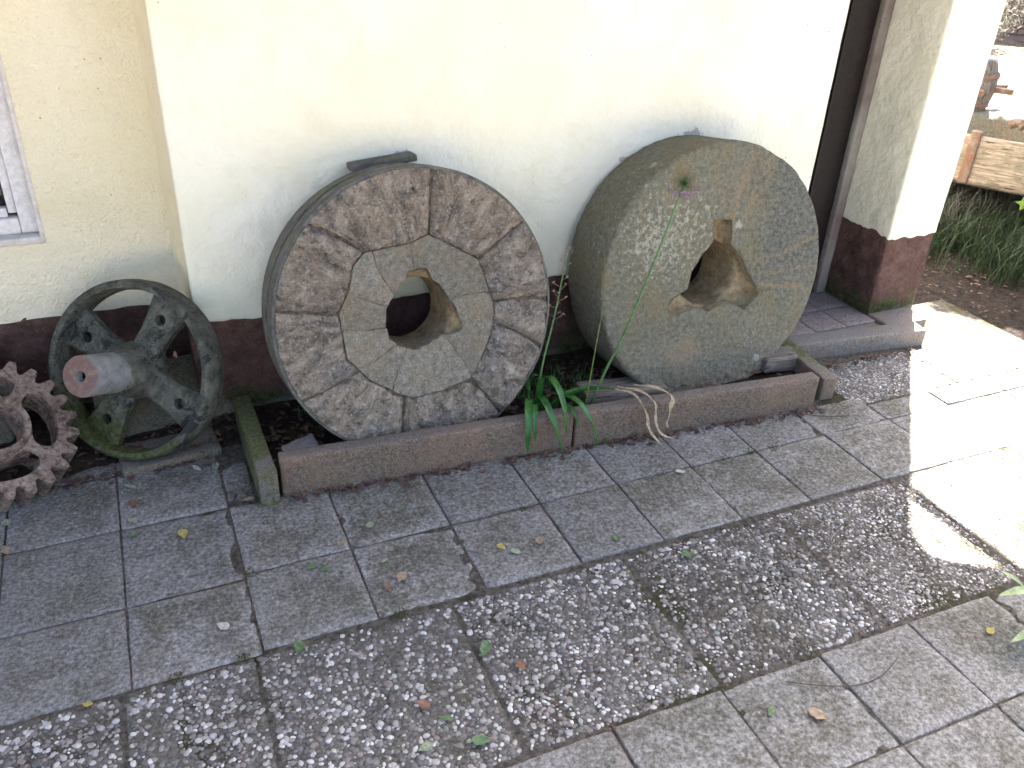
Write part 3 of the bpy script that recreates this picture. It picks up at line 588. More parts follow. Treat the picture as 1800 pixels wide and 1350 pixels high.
# ------------------------------------------------------------------ kerbs
def kerb(name, a, b, width, h, mat, label, seed, z0=-.06, group=None):
    """kerb stone whose front base line runs a -> b, width goes to the left of that direction"""
    a = Vector((*a, 0)); b = Vector((*b, 0)); L = (b - a).length; V, F = rough_box((0, 0, z0), (L, width, h), seg=.018, rad=.006, amp=.0016, nscale=7, seed=seed, fine=.0004, maxn=80)
    o = link(name, np_mesh(name, V, F), MAT[mat]); o.location = a; o.rotation_euler = (0, 0, math.atan2((b - a).y, (b - a).x)); return tag(o, label, 'kerb stone', group)
kerb('kerb_stone', (.262, 2.172), (1.212, 2.108), .050, .132, 'kerb', 'long brown concrete kerb stone in front of the segmented millstone', 1)
kerb('kerb_stone', (1.222, 2.106), (2.176, 2.028), .050, .128, 'kerb', 'long brown concrete kerb stone in front of the solid millstone', 2)
kerb('kerb_stone', (.250, 2.140), (.244, 2.61), .056, .118, 'kerbmoss', 'short green mossy kerb stone running to the wall beside the pulley', 3)
kerb('kerb_stone', (2.300, 2.060), (2.335, 2.42), .062, .088, 'kerbmoss', 'short mossy kerb stone at the right end of the bed by the doorstep', 4)
kerb('kerb_stone', (2.345, 2.352), (2.985, 2.280), .085, .070, 'kerbgrey', 'grey kerb stone along the front of the doorstep', 5)
o = rbox('kerb_block', (2.862, 2.372, -.04), (3.09, 2.505, .066), MAT['kerbgrey'], None, (0, 0, 0), seg=.02, rad=.012, amp=.004, seed=12); tag(o, 'small grey concrete block at the foot of the pier', 'block')

# soil bed
def bed_z(P): return .028 * np.clip((P[:, 1] - 2.35) / .3, 0, 1) - np.where(P[:, 1] < 2.172 - .0745 * (P[:, 0] - .262) + .022, .2, 0)
bed = patch('soil_bed', .225, 2.31, 2.09, 2.66, .022, .016, .018, 9, MAT['soil'], 21, zf=bed_z); tag(bed, 'dark soil bed between kerb and plinth', kind='structure')
bed2 = patch('soil_strip', -1.7, .21, 2.40, 2.88, -.012, .018, .014, 9, MAT['soil'], 22, zf=lambda P: .055 * np.clip((P[:, 1] - 2.47) / .2, 0, 1)); tag(bed2, 'dark soil strip under the pulley and gear along the wall', kind='structure')

# ------------------------------------------------------------------ millstones
def polar_poly(pts):
    """pts: (theta deg, r) closed outline around origin -> r(theta array in radians)"""
    P = sorted((t % 360, r) for t, r in pts); XY = np.array([(r * math.cos(R_(t)), r * math.sin(R_(t))) for t, r in P]); A = XY; B = np.roll(XY, -1, 0)
    def f(th):
        th = np.atleast_1d(th); d = np.stack((np.cos(th), np.sin(th)), 1); out = np.full(len(th), .25)
        for a, b in zip(A, B):
            e = b - a; den = d[:, 0] * e[1] - d[:, 1] * e[0]; den = np.where(np.abs(den) < 1e-12, 1e-12, den)
            t = (a[0] * e[1] - a[1] * e[0]) / den; s = (a[0] * d[:, 1] - a[1] * d[:, 0]) / den
            ok = (t > 0) & (s >= -1e-9) & (s <= 1 + 1e-9); out = np.where(ok, t, out)
        return out
    return f
def stone_patch(ti, to, rin, rout, Rm, oy, seed, nu, nv, gap, bulge, edge_r, edge_d, amp, nsc):
    """one block of a built-up stone in face coordinates, local centre (0, oy)"""
    s = np.linspace(0, 1, nu); v = np.linspace(0, 1, nv); s = .5 - .5 * np.cos(np.pi * s) * (.35) - .5 * (1 - 2 * s) * .65; v = .5 - .5 * np.cos(np.pi * v) * .35 - .5 * (1 - 2 * v) * .65
    S, Vv = np.meshgrid(s, v, indexing='ij'); S = S.ravel(); Vv = Vv.ravel()
    a0 = R_(ti[0]) * (1 - Vv) + R_(to[0]) * Vv; a1 = R_(ti[1]) * (1 - Vv) + R_(to[1]) * Vv; thc = a0 * (1 - S) + a1 * S
    ri = rin(thc) * Rm + gap; ro = rout(thc) * Rm - gap; r = ri * (1 - Vv) + ro * Vv
    a0 = a0 + gap / r; a1 = a1 - gap / r; wob = .010 * vnoise(np.stack((r * 9, S * 0 + seed, S * 0), 1), 1, seed); th = a0 * (1 - S) + a1 * S + wob * np.sin(np.pi * S) * 0
    wid = (a1 - a0) * r; ln = ro - ri; d = np.minimum(np.minimum(S, 1 - S) * wid, np.minimum(Vv, .45 * edge_r / ln + (1 - Vv)) * ln)
    e = np.clip(d / edge_r, 0, 1); w = -edge_d * (1 - np.sqrt(np.clip(1 - (1 - e) ** 2, 0, 1))) + bulge * np.sin(np.pi * S) * np.sin(np.pi * np.clip(Vv, 0.05, .95))
    P = np.stack((r * np.cos(th), oy + r * np.sin(th), w), 1); PP = np.stack((th * .36, r * .5, S * 0 + seed), 1); P[:, 2] += .55 * amp * fbm(P, nsc, 5, seed, .6) + .6 * amp * fbm(PP, nsc * 2.2, 4, seed + 3, .6) * np.clip(.3 + e, 0, 1)
    jit = (1 - e) * .004; P[:, 0] += jit * fbm(P, 45, 2, seed + 1); P[:, 1] += jit * fbm(P, 45, 2, seed + 2)
    i = (np.arange(nu - 1)[:, None] * nv + np.arange(nv - 1)[None, :]).ravel(); F = [tuple(q) for q in np.stack((i, i + 1, i + nv + 1, i + nv), 1)[:, ::-1]]
    ring = [k * nv for k in range(nu)] + [(nu - 1) * nv + k for k in range(1, nv)] + [k * nv + nv - 1 for k in range(nu - 2, -1, -1)] + [k for k in range(nv - 2, 0, -1)]
    b = len(P); Q = P[ring].copy(); Q[:, 2] = -.05; P = np.concatenate((P, Q)); m = len(ring)
    F += [(ring[k], ring[(k + 1) % m], b + (k + 1) % m, b + k) for k in range(m)]
    return P, F
def eye_loft(reye, r0, Rm, oy, t, prof, n, seed, amp=.003):
    th = np.linspace(0, 2 * np.pi, n, endpoint=False); re = reye(th) * Rm; V = []
    for w_, g in prof: rr = r0 + (re - r0) * g; V.append(np.stack((rr * np.cos(th), oy + rr * np.sin(th), np.full(n, w_)), 1))
    P = np.concatenate(V); rad = np.stack((P[:, 0], P[:, 1] - oy, P[:, 2] * 0), 1); rad /= np.linalg.norm(rad, axis=1, keepdims=True)
    P = P + rad * (amp * fbm(P, 22, 4, seed))[:, None]; F = [(k * n + i, k * n + (i + 1) % n, (k + 1) * n + (i + 1) % n, (k + 1) * n + i) for k in range(len(prof) - 1) for i in range(n)]
    return P, F

def built_millstone():
    R, T = .455, .224; C = (.754, 2.313, .465); lean, yaw = R_(13.2), R_(2.2); M0 = frame_mat(C, lean, yaw); M = M0 @ Matrix.Translation((0, -R, 0))
    t = thing('millstone', 'segmented millstone of tan blocks with grey centre and iron hoop, leaning on wall', 'millstone', mat=M); oy = R
    octo = polar_poly([(126.2, .586), (93.1, .494), (78.6, .55), (54.7, .517), (35.3, .56), (18.9, .525), (1.4, .545), (345.7, .552), (325, .56), (303.8, .61), (282.8, .575), (258.5, .583), (247.7, .56), (224.4, .556), (201.9, .575), (184, .548), (169.4, .565), (152.2, .526), (137.7, .58)])
    eye = polar_poly([(101.1, .318), (77.4, .325), (68.1, .261), (38, .242), (1.9, .256), (345, .30), (337, .328), (329.2, .312), (312, .22), (296, .20), (270, .225), (250.5, .247), (225.8, .255), (207.5, .267), (185.5, .252), (159.9, .246), (135.4, .243), (112, .262)])
    J = [(78.6, 79.9), (126.2, 134.5), (170.9, 169.6), (214, 207.2), (253.5, 256.7), (303.8, 303.7), (345.7, 337.2), (361.7, 358.4), (395.3, 393.7), (438.6, 439.9)]
    full = lambda th: np.full(np.shape(th), .978)
    for k in range(9):
        a, b = J[k], J[k + 1]; nu = max(24, int((b[0] - a[0]) * 1.5)); P, F = stone_patch((a[0], b[0]), (a[1], b[1]), octo, full, R, oy, 50 + k, nu, 40, .0004, .005, .030, .020, .0240, 9)
        link('stone_block', np_mesh('stone_block', P, F), MAT['burr'], t)
    K = [(93, 93), (121.2, 134.3), (154.3, 157), (182.4, 190), (213.3, 221), (242.9, 241), (304, 312), (369, 379), (453, 453)]
    for k in range(len(K) - 1):
        a, b = K[k], K[k + 1]; nu = max(12, int((b[0] - a[0]) * .8)); P, F = stone_patch((b[1] * 0 + a[1], b[1]), (a[0], b[0]), eye, octo, R, oy, 80 + k, nu, 28, .0004, .002, .007, .0025, .0055, 18)
        P[:, 2] -= .006; link('centre_stone', np_mesh('centre_stone', P, F), MAT['greystone'], t)
    # core behind the blocks
    Pv, F = revolve([(.20 * R, -.0100), (.5 * R, -.0095), (.972 * R, -.0115), (.972 * R, -T), (.26 * R, -T)], 128); Pv[:, 1] += oy; e0 = eye(np.arctan2(Pv[:, 1] - oy, Pv[:, 0])) * R
    inner = np.hypot(Pv[:, 0], Pv[:, 1] - oy) < .3 * R; ang = np.arctan2(Pv[:, 1] - oy, Pv[:, 0]); rr = np.where(Pv[:, 2] > -.05, e0 + .006, .262 * R)
    Pv[inner, 0] = (rr * np.cos(ang))[inner]; Pv[inner, 1] = (oy + rr * np.sin(ang))[inner]; link('joint_mortar', np_mesh('joint_mortar', Pv, F), MAT['burrjoint'], t)
    P, F = eye_loft(eye, .25 * R, R, oy, T, [(-.008, 1.0), (-.016, .98), (-.024, .92), (-.030, .70), (-.036, .38), (-.044, .14), (-.060, .02), (-.10, 0), (-.16, .0), (-T, .02)], 180, 7); link('eye', np_mesh('eye', P, F), MAT['eye'], t)
    for w0, w1, rr in ((-.006, -.075, 1.0), (-.098, -.165, .998)):
        Pv, F = revolve([(rr * R - .010, w0), (rr * R - .002, w0 - .001), (rr * R, w0 - .004), (rr * R, w1 + .004), (rr * R - .003, w1), (rr * R - .012, w1)], 160); d = fbm(Pv, 9, 3, 5) * .0022; Pv[:, 0] *= 1 + d / R; Pv[:, 1] = Pv[:, 1] * (1 + d / R) + oy
        link('iron_hoop', np_mesh('iron_hoop', Pv, F), MAT['hoop'], t)
    Pv, F = revolve([(.975 * R, -.07), (.982 * R, -.08), (.984 * R, -.20), (.975 * R, -T)], 128); Pv[:, 1] += oy; link('rim', np_mesh('rim', Pv, F), MAT['hoop'], t)
    return t
built_millstone()

def solid_millstone():
    R, T = .471, .25; C = (1.865, 2.321, .445); M = frame_mat(C, R_(8.6), R_(.6)) @ Matrix.Translation((0, -R, 0))
    t = thing('millstone', 'thick solid grey-olive millstone with pale lichen spots, leaning on wall beside door', 'millstone', mat=M); oy = R
    eye = polar_poly([(97.5, .442), (75.5, .437), (63, .262), (37, .257), (13, .275), (358.7, .300), (342, .41), (335.5, .465), (326, .445), (313.1, .428), (309, .318), (289.8, .245), (259.5, .275), (229.4, .295), (219, .40), (214, .48), (203.6, .471), (198.4, .409), (194, .258), (165, .239), (123.3, .236), (101, .268)])
    n = 360; th = np.linspace(0, 2 * np.pi, n, endpoint=False); re = eye(th) * R; rings = []; N = []
    for f in np.concatenate((np.array([0, .01, .03]), np.linspace(.06, 1, 44))): rr = re + (R - .014 - re) * f; rings.append(np.stack((rr * np.cos(th), rr * np.sin(th), np.full(n, -.004 * (1 - min(1, f / .03)))), 1)); N.append(np.tile((0, 0, 1.0), (n, 1)))
    for a in np.linspace(15, 90, 6): rr = R - .014 + .014 * math.sin(R_(a)); rings.append(np.stack((rr * np.cos(th), rr * np.sin(th), np.full(n, -.014 + .014 * math.cos(R_(a)))), 1)); N.append(np.stack((np.cos(th) * math.sin(R_(a)), np.sin(th) * math.sin(R_(a)), np.full(n, math.cos(R_(a)))), 1))
    for k in np.linspace(.02, 1, 24): w_ = -.014 - (T - .014) * k; rr = R - .004 * k; rings.append(np.stack((rr * np.cos(th), rr * np.sin(th), np.full(n, w_)), 1)); N.append(np.stack((np.cos(th), np.sin(th), 0 * th), 1))
    rings.append(np.stack((.252 * R * np.cos(th), .252 * R * np.sin(th), np.full(n, -T)), 1)); N.append(np.tile((0, 0, -1.0), (n, 1)))
    P = np.concatenate(rings); Nn = np.concatenate(N); A = np.arctan2(P[:, 1], P[:, 0]); rad = np.hypot(P[:, 0], P[:, 1])
    dsp = .0042 * fbm(P, 6, 5, 60, .6) + .0018 * fbm(P, 60, 3, 61)
    on = (Nn[:, 2] > .9) & (rad > .3 * R)
    for a, wd, dp in ((11, .012, .004), (-13, .012, .004), (-3, .008, .002), (74, .02, .003), (62, .014, .002), (197, .007, .003)):     # worn furrows
        da = np.abs((A - R_(a) + np.pi) % (2 * np.pi) - np.pi) * rad; dsp = dsp - np.where(on, dp * np.exp(-(da / wd) ** 2), 0)
    corner = np.exp(-((rad - R) / .02) ** 2) * (P[:, 2] > -.05); dsp -= corner * .007 * np.clip(fbm(P, 14, 3, 63), 0, 1)
    # spalled shelf under the lower left slot
    sh = np.exp(-((P[:, 0] + .13) / .10) ** 2 - ((P[:, 1] + .15) / .035) ** 2) * (Nn[:, 2] > .9); dsp += .006 * sh
    P = P + Nn * dsp[:, None]; P[:, 1] += oy; m = len(rings); F = [(k * n + i, k * n + (i + 1) % n, (k + 1) * n + (i + 1) % n, (k + 1) * n + i)[::-1] for k in range(m - 1) for i in range(n)]
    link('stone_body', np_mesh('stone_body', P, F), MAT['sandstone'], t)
    P, F = eye_loft(eye, .250 * R, R, oy, T, [(-.002, 1.0), (-.016, .99), (-.032, .965), (-.044, .90), (-.050, .72), (-.054, .45), (-.059, .18), (-.070, .05), (-.09, 0), (-.12, .0), (-.155, .0), (-.19, .0), (-T, 0)], 240, 9, .005); link('eye', np_mesh('eye', P, F), MAT['eye'], t)
solid_millstone()

# ------------------------------------------------------------------ pulley wheel
def pulley_wheel():
    R, T = .279, .098; C = (-.113, 2.566, .295); M = frame_mat(C, R_(23.7), R_(-37.8)) @ Matrix.Translation((0, -R, 0)); oy = R
    t = thing('pulley_wheel', 'grey-green cast iron pulley with four pierced spokes leaning in the recess', 'pulley', mat=M)
    def lathe(name, prof, mat, n=96, close=False, par=t):
        V, F = revolve(prof, n, close); V[:, 1] += oy; d = fbm(V, 25, 3, 3)[:, None] * .0012; V = V + d; return link(name, np_mesh(name, V, F), MAT[mat], par)
    lathe('rim', [(R - .024, -.004), (R - .010, 0), (R - .003, -.004), (R, -.012), (R + .004, -T / 2), (R, -T + .012), (R - .004, -T), (R - .020, -T), (R - .026, -T + .01), (R - .030, -T * .55), (R - .026, -.012)], 'pulley', 144, True)
    lathe('hub', [(.03, -.10), (.085, -.10), (.092, -.085), (.092, -.055), (.088, -.03), (.080, -.005), (.074, .02), (.070, .04), (.066, .055), (.060, .06)], 'pulley', 64)
    s = lathe('shaft', [(.012, .176), (.013, .186), (.016, .1985), (.030, .200), (.052, .200), (.0585, .198), (.0605, .194), (.061, .18), (.061, .03)], 'shaft', 64)
    for a in (65, 155, 245, 335):
        ca, sa = math.cos(R_(a)), math.sin(R_(a)); hc = .185; hr = .0175; n = 40; r0, r1 = .05, R - .018; w0, w1 = .050, .072
        th = [2 * math.pi * i / n for i in range(n)]; outl = []
        for q in th:
            dx, dy = math.cos(q), math.sin(q); best = 9
            poly = [(r0, -w0), (.12, -.046), (.17, -.053), (r1, -w1), (r1 + .006, 0), (r1, w1), (.17, .053), (.12, .046), (r0, w0)]
            for i in range(len(poly)):
                (x1, y1), (x2, y2) = poly[i], poly[(i + 1) % len(poly)]; x1 -= hc; x2 -= hc; ex, ey = x2 - x1, y2 - y1; den = dx * ey - dy * ex
                if abs(den) < 1e-9: continue
                tt = (x1 * ey - y1 * ex) / den; ss = (x1 * dy - y1 * dx) / den
                if tt > 0 and -1e-6 <= ss <= 1 + 1e-6: best = min(best, tt)
            outl.append((hc + dx * best, dy * best))
        V = []; hole = [(hc + hr * math.cos(q), hr * math.sin(q)) for q in th]; mid = [((x + 3 * X) / 4, (y + 3 * Y) / 4) for (x, y), (X, Y) in zip(hole, outl)]
        front = lambda x: -.030 - .012 * max(0, (x - .1) / .17)
        for ring, z in ((hole, 'h'), (mid, 'f'), (outl, 'e'), (outl, 'eb'), (hole, 'b')):
            for x, y in ring:
                zz = {'h': front(x), 'f': front(x), 'e': front(x) - .010, 'eb': -.072, 'b': -.072}[z]; V.append((x * ca - y * sa, oy + x * sa + y * ca, zz))
        F = []
        for k in range(5):
            l = (k + 1) % 5
            for i in range(n): j = (i + 1) % n; F.append((k * n + i, l * n + i, l * n + j, k * n + j))
        link('spoke', np_mesh('spoke', V, F), MAT['pulley'], t)
pulley_wheel()
# ------------------------------------------------------------------ gear wheel
def gear_wheel():
    R, T = .227, .095; C = (-.481, 2.482, .223); M = frame_mat(C, R_(49.8), R_(35.3)) @ Matrix.Translation((0, -R, 0)); oy = R
    t = thing('gear_wheel', 'rusty iron gear wheel with kidney-shaped openings at left edge', 'gear', mat=M)
    NT, per = 23, 14; n = NT * per; th = np.linspace(0, 2 * np.pi, n, endpoint=False) - .169; ph = (np.arange(n) % per) / per
    prof = np.interp(ph, [0, .10, .24, .32, .60, .68, .82, 1.0], [0, .05, .75, 1, 1, .75, .05, 0]); tip = R * (.845 + .155 * prof)
    slot_in, slot_out, inn = np.full(n, .588 * R), np.full(n, .592 * R), np.zeros(n, bool)
    for c in (-18, 72, 162, 252):
        d = ((th - R_(c) + np.pi) % (2 * np.pi) - np.pi) / R_(38); k = np.abs(d) < .995; hw = .155 * R * np.sqrt(np.clip(1 - np.abs(d) ** 5, 0, 1)); slot_in = np.where(k, .59 * R - hw, slot_in); slot_out = np.where(k, .59 * R + hw, slot_out); inn |= k
    layers = [(np.full(n, .335 * R), .016), (np.full(n, .345 * R), .020), (np.full(n, .41 * R), .020), (np.full(n, .425 * R), .004), (slot_in, 0), (slot_out, 0), (np.full(n, .79 * R), 0), (tip, 0)]
    V = []; F = []
    def ring(rr, w_):
        V.append(np.stack((rr * np.cos(th), oy + rr * np.sin(th), np.full(n, w_)), 1)); return len(V) - 1
    fr = [ring(np.minimum(r_, tip), w_) for r_, w_ in layers]; bk = [ring(r_, -T if i else -T) for i, (r_, w_) in enumerate(layers)]
    def strip(a, b, mask=None):
        for i in range(n):
            j = (i + 1) % n
            if mask is not None and not mask[i]: continue
            F.append((a * n + i, b * n + i, b * n + j, a * n + j))
    both = inn & np.roll(inn, -1)
    for k in range(len(layers) - 1):
        strip(fr[k], fr[k + 1], ~both if k == 4 else None); strip(bk[k + 1], bk[k], ~both if k == 4 else None)
    # bevelled outer wall and slot walls
    mid = ring(tip + .0, -.006); strip(fr[-1], mid); strip(mid, bk[-1]); strip(bk[0], fr[0]); strip(fr[4], bk[4], both); strip(bk[5], fr[5], both)
    P = np.concatenate(V); P += (fbm(P, 40, 3, 8) * .0012)[:, None] * np.array((.5, .5, 1)); me = np_mesh('gear_body', P, F)
    link('gear_body', me, MAT['rust'], t)
gear_wheel()
def set_sharp(me, ang=40):
    bm = bmesh.new(); bm.from_mesh(me)
    bmesh.ops.recalc_face_normals(bm, faces=bm.faces)
    for e in bm.edges:
        e.smooth = not (len(e.link_faces) != 2 or e.calc_face_angle(0) > R_(ang))
    bm.to_mesh(me); bm.free()
for o in COL.objects:
    if o.name.split('.')[0] in ('gear_body', 'spoke', 'rim', 'hub', 'shaft', 'iron_hoop', 'stone_block', 'centre_stone', 'joint_mortar'): set_sharp(o.data, 42)

# ------------------------------------------------------------------ stones, boards and timber beside the wheels
def slab(name, lo, hi, mat, rot, label, cat, seed, loc=(0, 0, 0), **kw):
    o = rbox(name, lo, hi, MAT[mat], None, (0, 0, 0), seed=seed, **kw); o.location = loc; o.rotation_euler = rot; return tag(o, label, cat)
slab('stone_slab', (-.15, -.09, -.02), (.15, .09, .02), 'slabmoss', (0, 0, .12), 'flat mossy stone slab under the lower right of the pulley', 'stone slab', 41, (-.035, 2.535, .004), seg=.02, rad=.006, amp=.003)
slab('stone_slab', (-.17, -.02, -.13), (.17, .02, .13), 'slabmoss', (R_(-38), 0, .05), 'mossy brown slab leaning behind the lower spokes of the pulley', 'stone slab', 42, (-.06, 2.70, .10), seg=.02, rad=.008, amp=.004)
slab('stone_block', (-.14, -.09, -.02), (.14, .09, .30), 'trough', (R_(-16), 0, .1), 'grey stone block leaning on the plinth behind the gear', 'stone', 43, (-.62, 2.76, .03), seg=.02, rad=.015, amp=.006)
slab('stone_chip', (-.055, -.03, -.02), (.055, .03, .03), 'stonechip', (.1, -.15, .15), 'small pale stone chip behind the kerb under the segmented millstone', 'stone', 44, (.352, 2.325, .045), seg=.01, rad=.008, amp=.008, nscale=30)
slab('slate_piece', (-.105, -.032, -.010), (.105, .032, .010), 'hoop', (R_(-4), R_(-5.5), .02), 'dark slate piece wedged between segmented millstone top and wall', 'slate', 45, (.725, 2.598, .870), seg=.02, rad=.004, amp=.002)
slab('timber_block', (-.16, -.055, -.035), (.16, .055, .035), 'timber', (0, R_(2), R_(-6)), 'weathered timber chock under the left of the solid millstone', 'timber', 46, (1.50, 2.285, .052), seg=.012, rad=.006, amp=.003, nscale=25)
slab('timber_block', (-.10, -.05, -.03), (.10, .05, .03), 'timber', (0, R_(4), R_(-3)), 'weathered timber chock under the right of the solid millstone', 'timber', 47, (2.215, 2.29, .062), seg=.012, rad=.006, amp=.003, nscale=25)

# ------------------------------------------------------------------ plant between the stones
def add_part(name, VF, mat, parent, org):
    V, F = VF; V = [tuple(Vector(v) - Vector(org)) for v in V]; return link(name, np_mesh(name, V, F), MAT[mat], parent)
org = (1.16, 2.26, .04)
plant = thing('strap_leaf_plant', 'green strap-leaved plant drooping over the kerb between the two millstones', 'plant', org)
lw = lambda wd: (lambda t: wd * min(1, .55 + 1.6 * t) * (1 - t ** 3.2) ** .8 + .0008)
for pts, wd in (([(1.155, 2.26, .04), (1.145, 2.24, .17), (1.150, 2.19, .238), (1.158, 2.12, .215), (1.166, 2.085, .14), (1.170, 2.075, .075)], .026),
                ([(1.14, 2.25, .04), (1.125, 2.21, .15), (1.120, 2.15, .172), (1.128, 2.09, .125), (1.142, 2.065, .06), (1.146, 2.06, .016)], .026),
                ([(1.13, 2.25, .04), (1.085, 2.19, .165), (1.055, 2.135, .168), (1.040, 2.095, .13), (1.034, 2.082, .075), (1.033, 2.078, .035)], .024),
                ([(1.14, 2.25, .04), (1.100, 2.18, .150), (1.075, 2.125, .158), (1.062, 2.092, .12), (1.060, 2.080, .065)], .018),
                ([(1.19, 2.25, .05), (1.20, 2.19, .150), (1.222, 2.12, .172), (1.250, 2.075, .125), (1.270, 2.055, .06), (1.274, 2.05, .018)], .026),
                ([(1.17, 2.24, .05), (1.185, 2.18, .140), (1.200, 2.12, .150), (1.213, 2.088, .115), (1.218, 2.08, .09)], .018),
                ([(1.17, 2.25, .05), (1.24, 2.235, .125), (1.33, 2.225, .140), (1.43, 2.205, .128)], .026),
                ([(1.17, 2.25, .05), (1.25, 2.255, .105), (1.36, 2.25, .118), (1.47, 2.225, .105)], .022),
                ([(1.14, 2.27, .04), (1.12, 2.285, .14), (1.125, 2.27, .20), (1.15, 2.25, .21)], .022)):
    add_part('leaf', ribbon(pts, lw(wd), 26, .30), 'strap', plant, org)
st1 = add_part('stem', tube([(1.143, 2.262, .05), (1.155, 2.252, .25), (1.178, 2.240, .42), (1.192, 2.205, .672)], lambda t: .0046 - .0026 * t, 8, 20), 'stem', plant, org)
st2 = add_part('stem', tube([(1.320, 2.226, .06), (1.327, 2.215, .25), (1.336, 2.2, .48)], lambda t: .0034 - .0026 * t, 8, 16), 'stemy', plant, org)
st3p = [(1.338, 2.226, .06), (1.372, 2.20, .22), (1.412, 2.17, .378), (1.467, 2.13, .65), (1.508, 2.10, .880)]
st3 = add_part('stem', tube(st3p, lambda t: .0052 - .0018 * t, 8, 24), 'stem', plant, org)
# dried blossoms on the first stem
rs = random.Random(3); C1 = spline([(1.143, 2.262, .05), (1.155, 2.252, .25), (1.178, 2.240, .42), (1.192, 2.205, .672)], 60)
for k in range(17):
    i = 40 + int(k * 1.2); c = C1[min(i, 60)]; a = k * 2.4; L = .034 * (1 - .035 * k); tip = c + Vector((math.cos(a) * L, math.sin(a) * L * .8, .014)); mb = MB(); V, F = tube([c, c + (tip - c) * .5 + Vector((0, 0, -.002)), tip], .0007, 5, 5); mb.add(V, F)
    for q in range(6):
        b = q * 1.047 + a; d = Vector((math.cos(b), math.sin(b), rs.uniform(-.2, .9))).normalized(); s_ = d.cross(Vector((0, 0, 1))).normalized() * .0022; e = tip + d * .0075; mb.add([tip, tip + d * .004 + s_, e, tip + d * .004 - s_], [(0, 1, 2, 3)])
    add_part('dried_flower', (mb.V, mb.F), 'dryflower', st1, org).matrix_parent_inverse.identity()
# umbel on the tall stem
hc = Vector(st3p[-1]) + Vector((.001, 0, .006)); mg, md, mp_ = MB(), MB(), MB(); rs = random.Random(5)
for k in range(150):
    zz = 1 - 2 * (k + .5) / 150; a = k * 2.39996; rr = math.sqrt(1 - zz * zz); d = Vector((rr * math.cos(a), rr * math.sin(a), zz)); L = .046 * rs.uniform(.85, 1.1); s_ = d.cross(Vector((.2, .1, 1))).normalized(); q_ = d.cross(s_)
    L1 = L * rs.uniform(.45, .62); wd = .0005
    for (ca, cb, tgt) in ((0, L1, mg), (L1, L, md)):
        p0, p1 = hc + d * ca, hc + d * cb; tgt.add([p0 + s_ * wd, p0 - s_ * wd * .5 + q_ * wd * .87, p0 - s_ * wd * .5 - q_ * wd * .87, p1 + s_ * wd, p1 - s_ * wd * .5 + q_ * wd * .87, p1 - s_ * wd * .5 - q_ * wd * .87], [(0, 1, 4, 3), (1, 2, 5, 4), (2, 0, 3, 5)])
    tip = hc + d * L; tgt, sz, np_ = (mp_, .0048, 5) if zz < -.25 else (md, .0026, 3)
    for q in range(np_):
        b = q * 6.283 / np_ + a; e = (s_ * math.cos(b) + q_ * math.sin(b) + d * .5).normalized(); f_ = e.cross(d).normalized() * sz * .35; tgt.add([tip, tip + e * sz * .6 + f_, tip + e * sz, tip + e * sz * .6 - f_], [(0, 1, 2, 3)])
for nm, mb_, mt in (('flower_stalks', mg, 'umbel'), ('spent_florets', md, 'umbeld'), ('petals', mp_, 'purple')): add_part(nm, (mb_.V, mb_.F), mt, st3, org)
# withered leaves
for pts, wd, lab in (([(1.40, 2.175, .150), (1.43, 2.10, .162), (1.452, 2.055, .12), (1.462, 2.045, .075), (1.480, 2.035, .035), (1.497, 1.99, .008)], .011, 'withered pale leaf hanging over kerb, leftmost of three'),
                     ([(1.41, 2.18, .155), (1.455, 2.10, .170), (1.482, 2.052, .150), (1.490, 2.045, .09), (1.515, 2.03, .03), (1.572, 2.00, .010)], .010, 'withered pale leaf hanging over kerb, middle of three'),
                     ([(1.47, 2.17, .155), (1.515, 2.10, .172), (1.548, 2.055, .160), (1.548, 2.042, .115), (1.537, 2.036, .065), (1.540, 2.03, .045)], .012, 'withered pale leaf hanging over kerb, rightmost of three')):
    V, F = ribbon(pts, lambda t, wd=wd: 1.6 * wd * (.55 + .45 * math.sin(9 * t) ** 2) * (1 - t ** 4) + .001, 30, .5, None, lambda t: 1.1 * math.sin(7 * t)); o = link('withered_leaf', np_mesh('withered_leaf', V, F), MAT['dryleaf']); tag(o, lab, 'withered leaf', 'withered leaves over the kerb')

# ------------------------------------------------------------------ fallen leaves
def leaf_mesh(seed, slender=.62, lobed=False):
    rs = random.Random(seed); V = []; F = []; n = 8; curl = rs.uniform(.05, .5); fold = rs.uniform(.1, .5); bend = rs.uniform(-.4, .6)
    for i in range(n + 1):
        t = i / n; h = slender * .5 * math.sin(math.pi * t ** .75) * (1 + rs.uniform(-.12, .12)) + .006
        if lobed: h *= 1 + .35 * math.cos(t * 14)
        for k in (-1, -.5, 0, .5, 1): V.append((t - .5, k * h, fold * h * abs(k) * .9 + curl * (t - .5) ** 2 + bend * .1 * k * t + .03 * rs.uniform(-1, 1)))
    for i in range(n):
        for k in range(4): a = i * 5 + k; F.append((a, a + 1, a + 6, a + 5))
    zmin = min(v[2] for v in V); V = [(x, y, z - zmin) for x, y, z in V]
    b = len(V); V += [(-.5, -.012, .02), (-.5, .012, .02), (-.75, .03, .0), (-.75, .012, .0)]; F.append((b, b + 1, b + 2, b + 3))
    return np_mesh('fallen_leaf', V, F)
LV = [leaf_mesh(i, (.62, .7, .5, .66, .35, .6)[i % 6], i % 5 == 3) for i in range(12)]
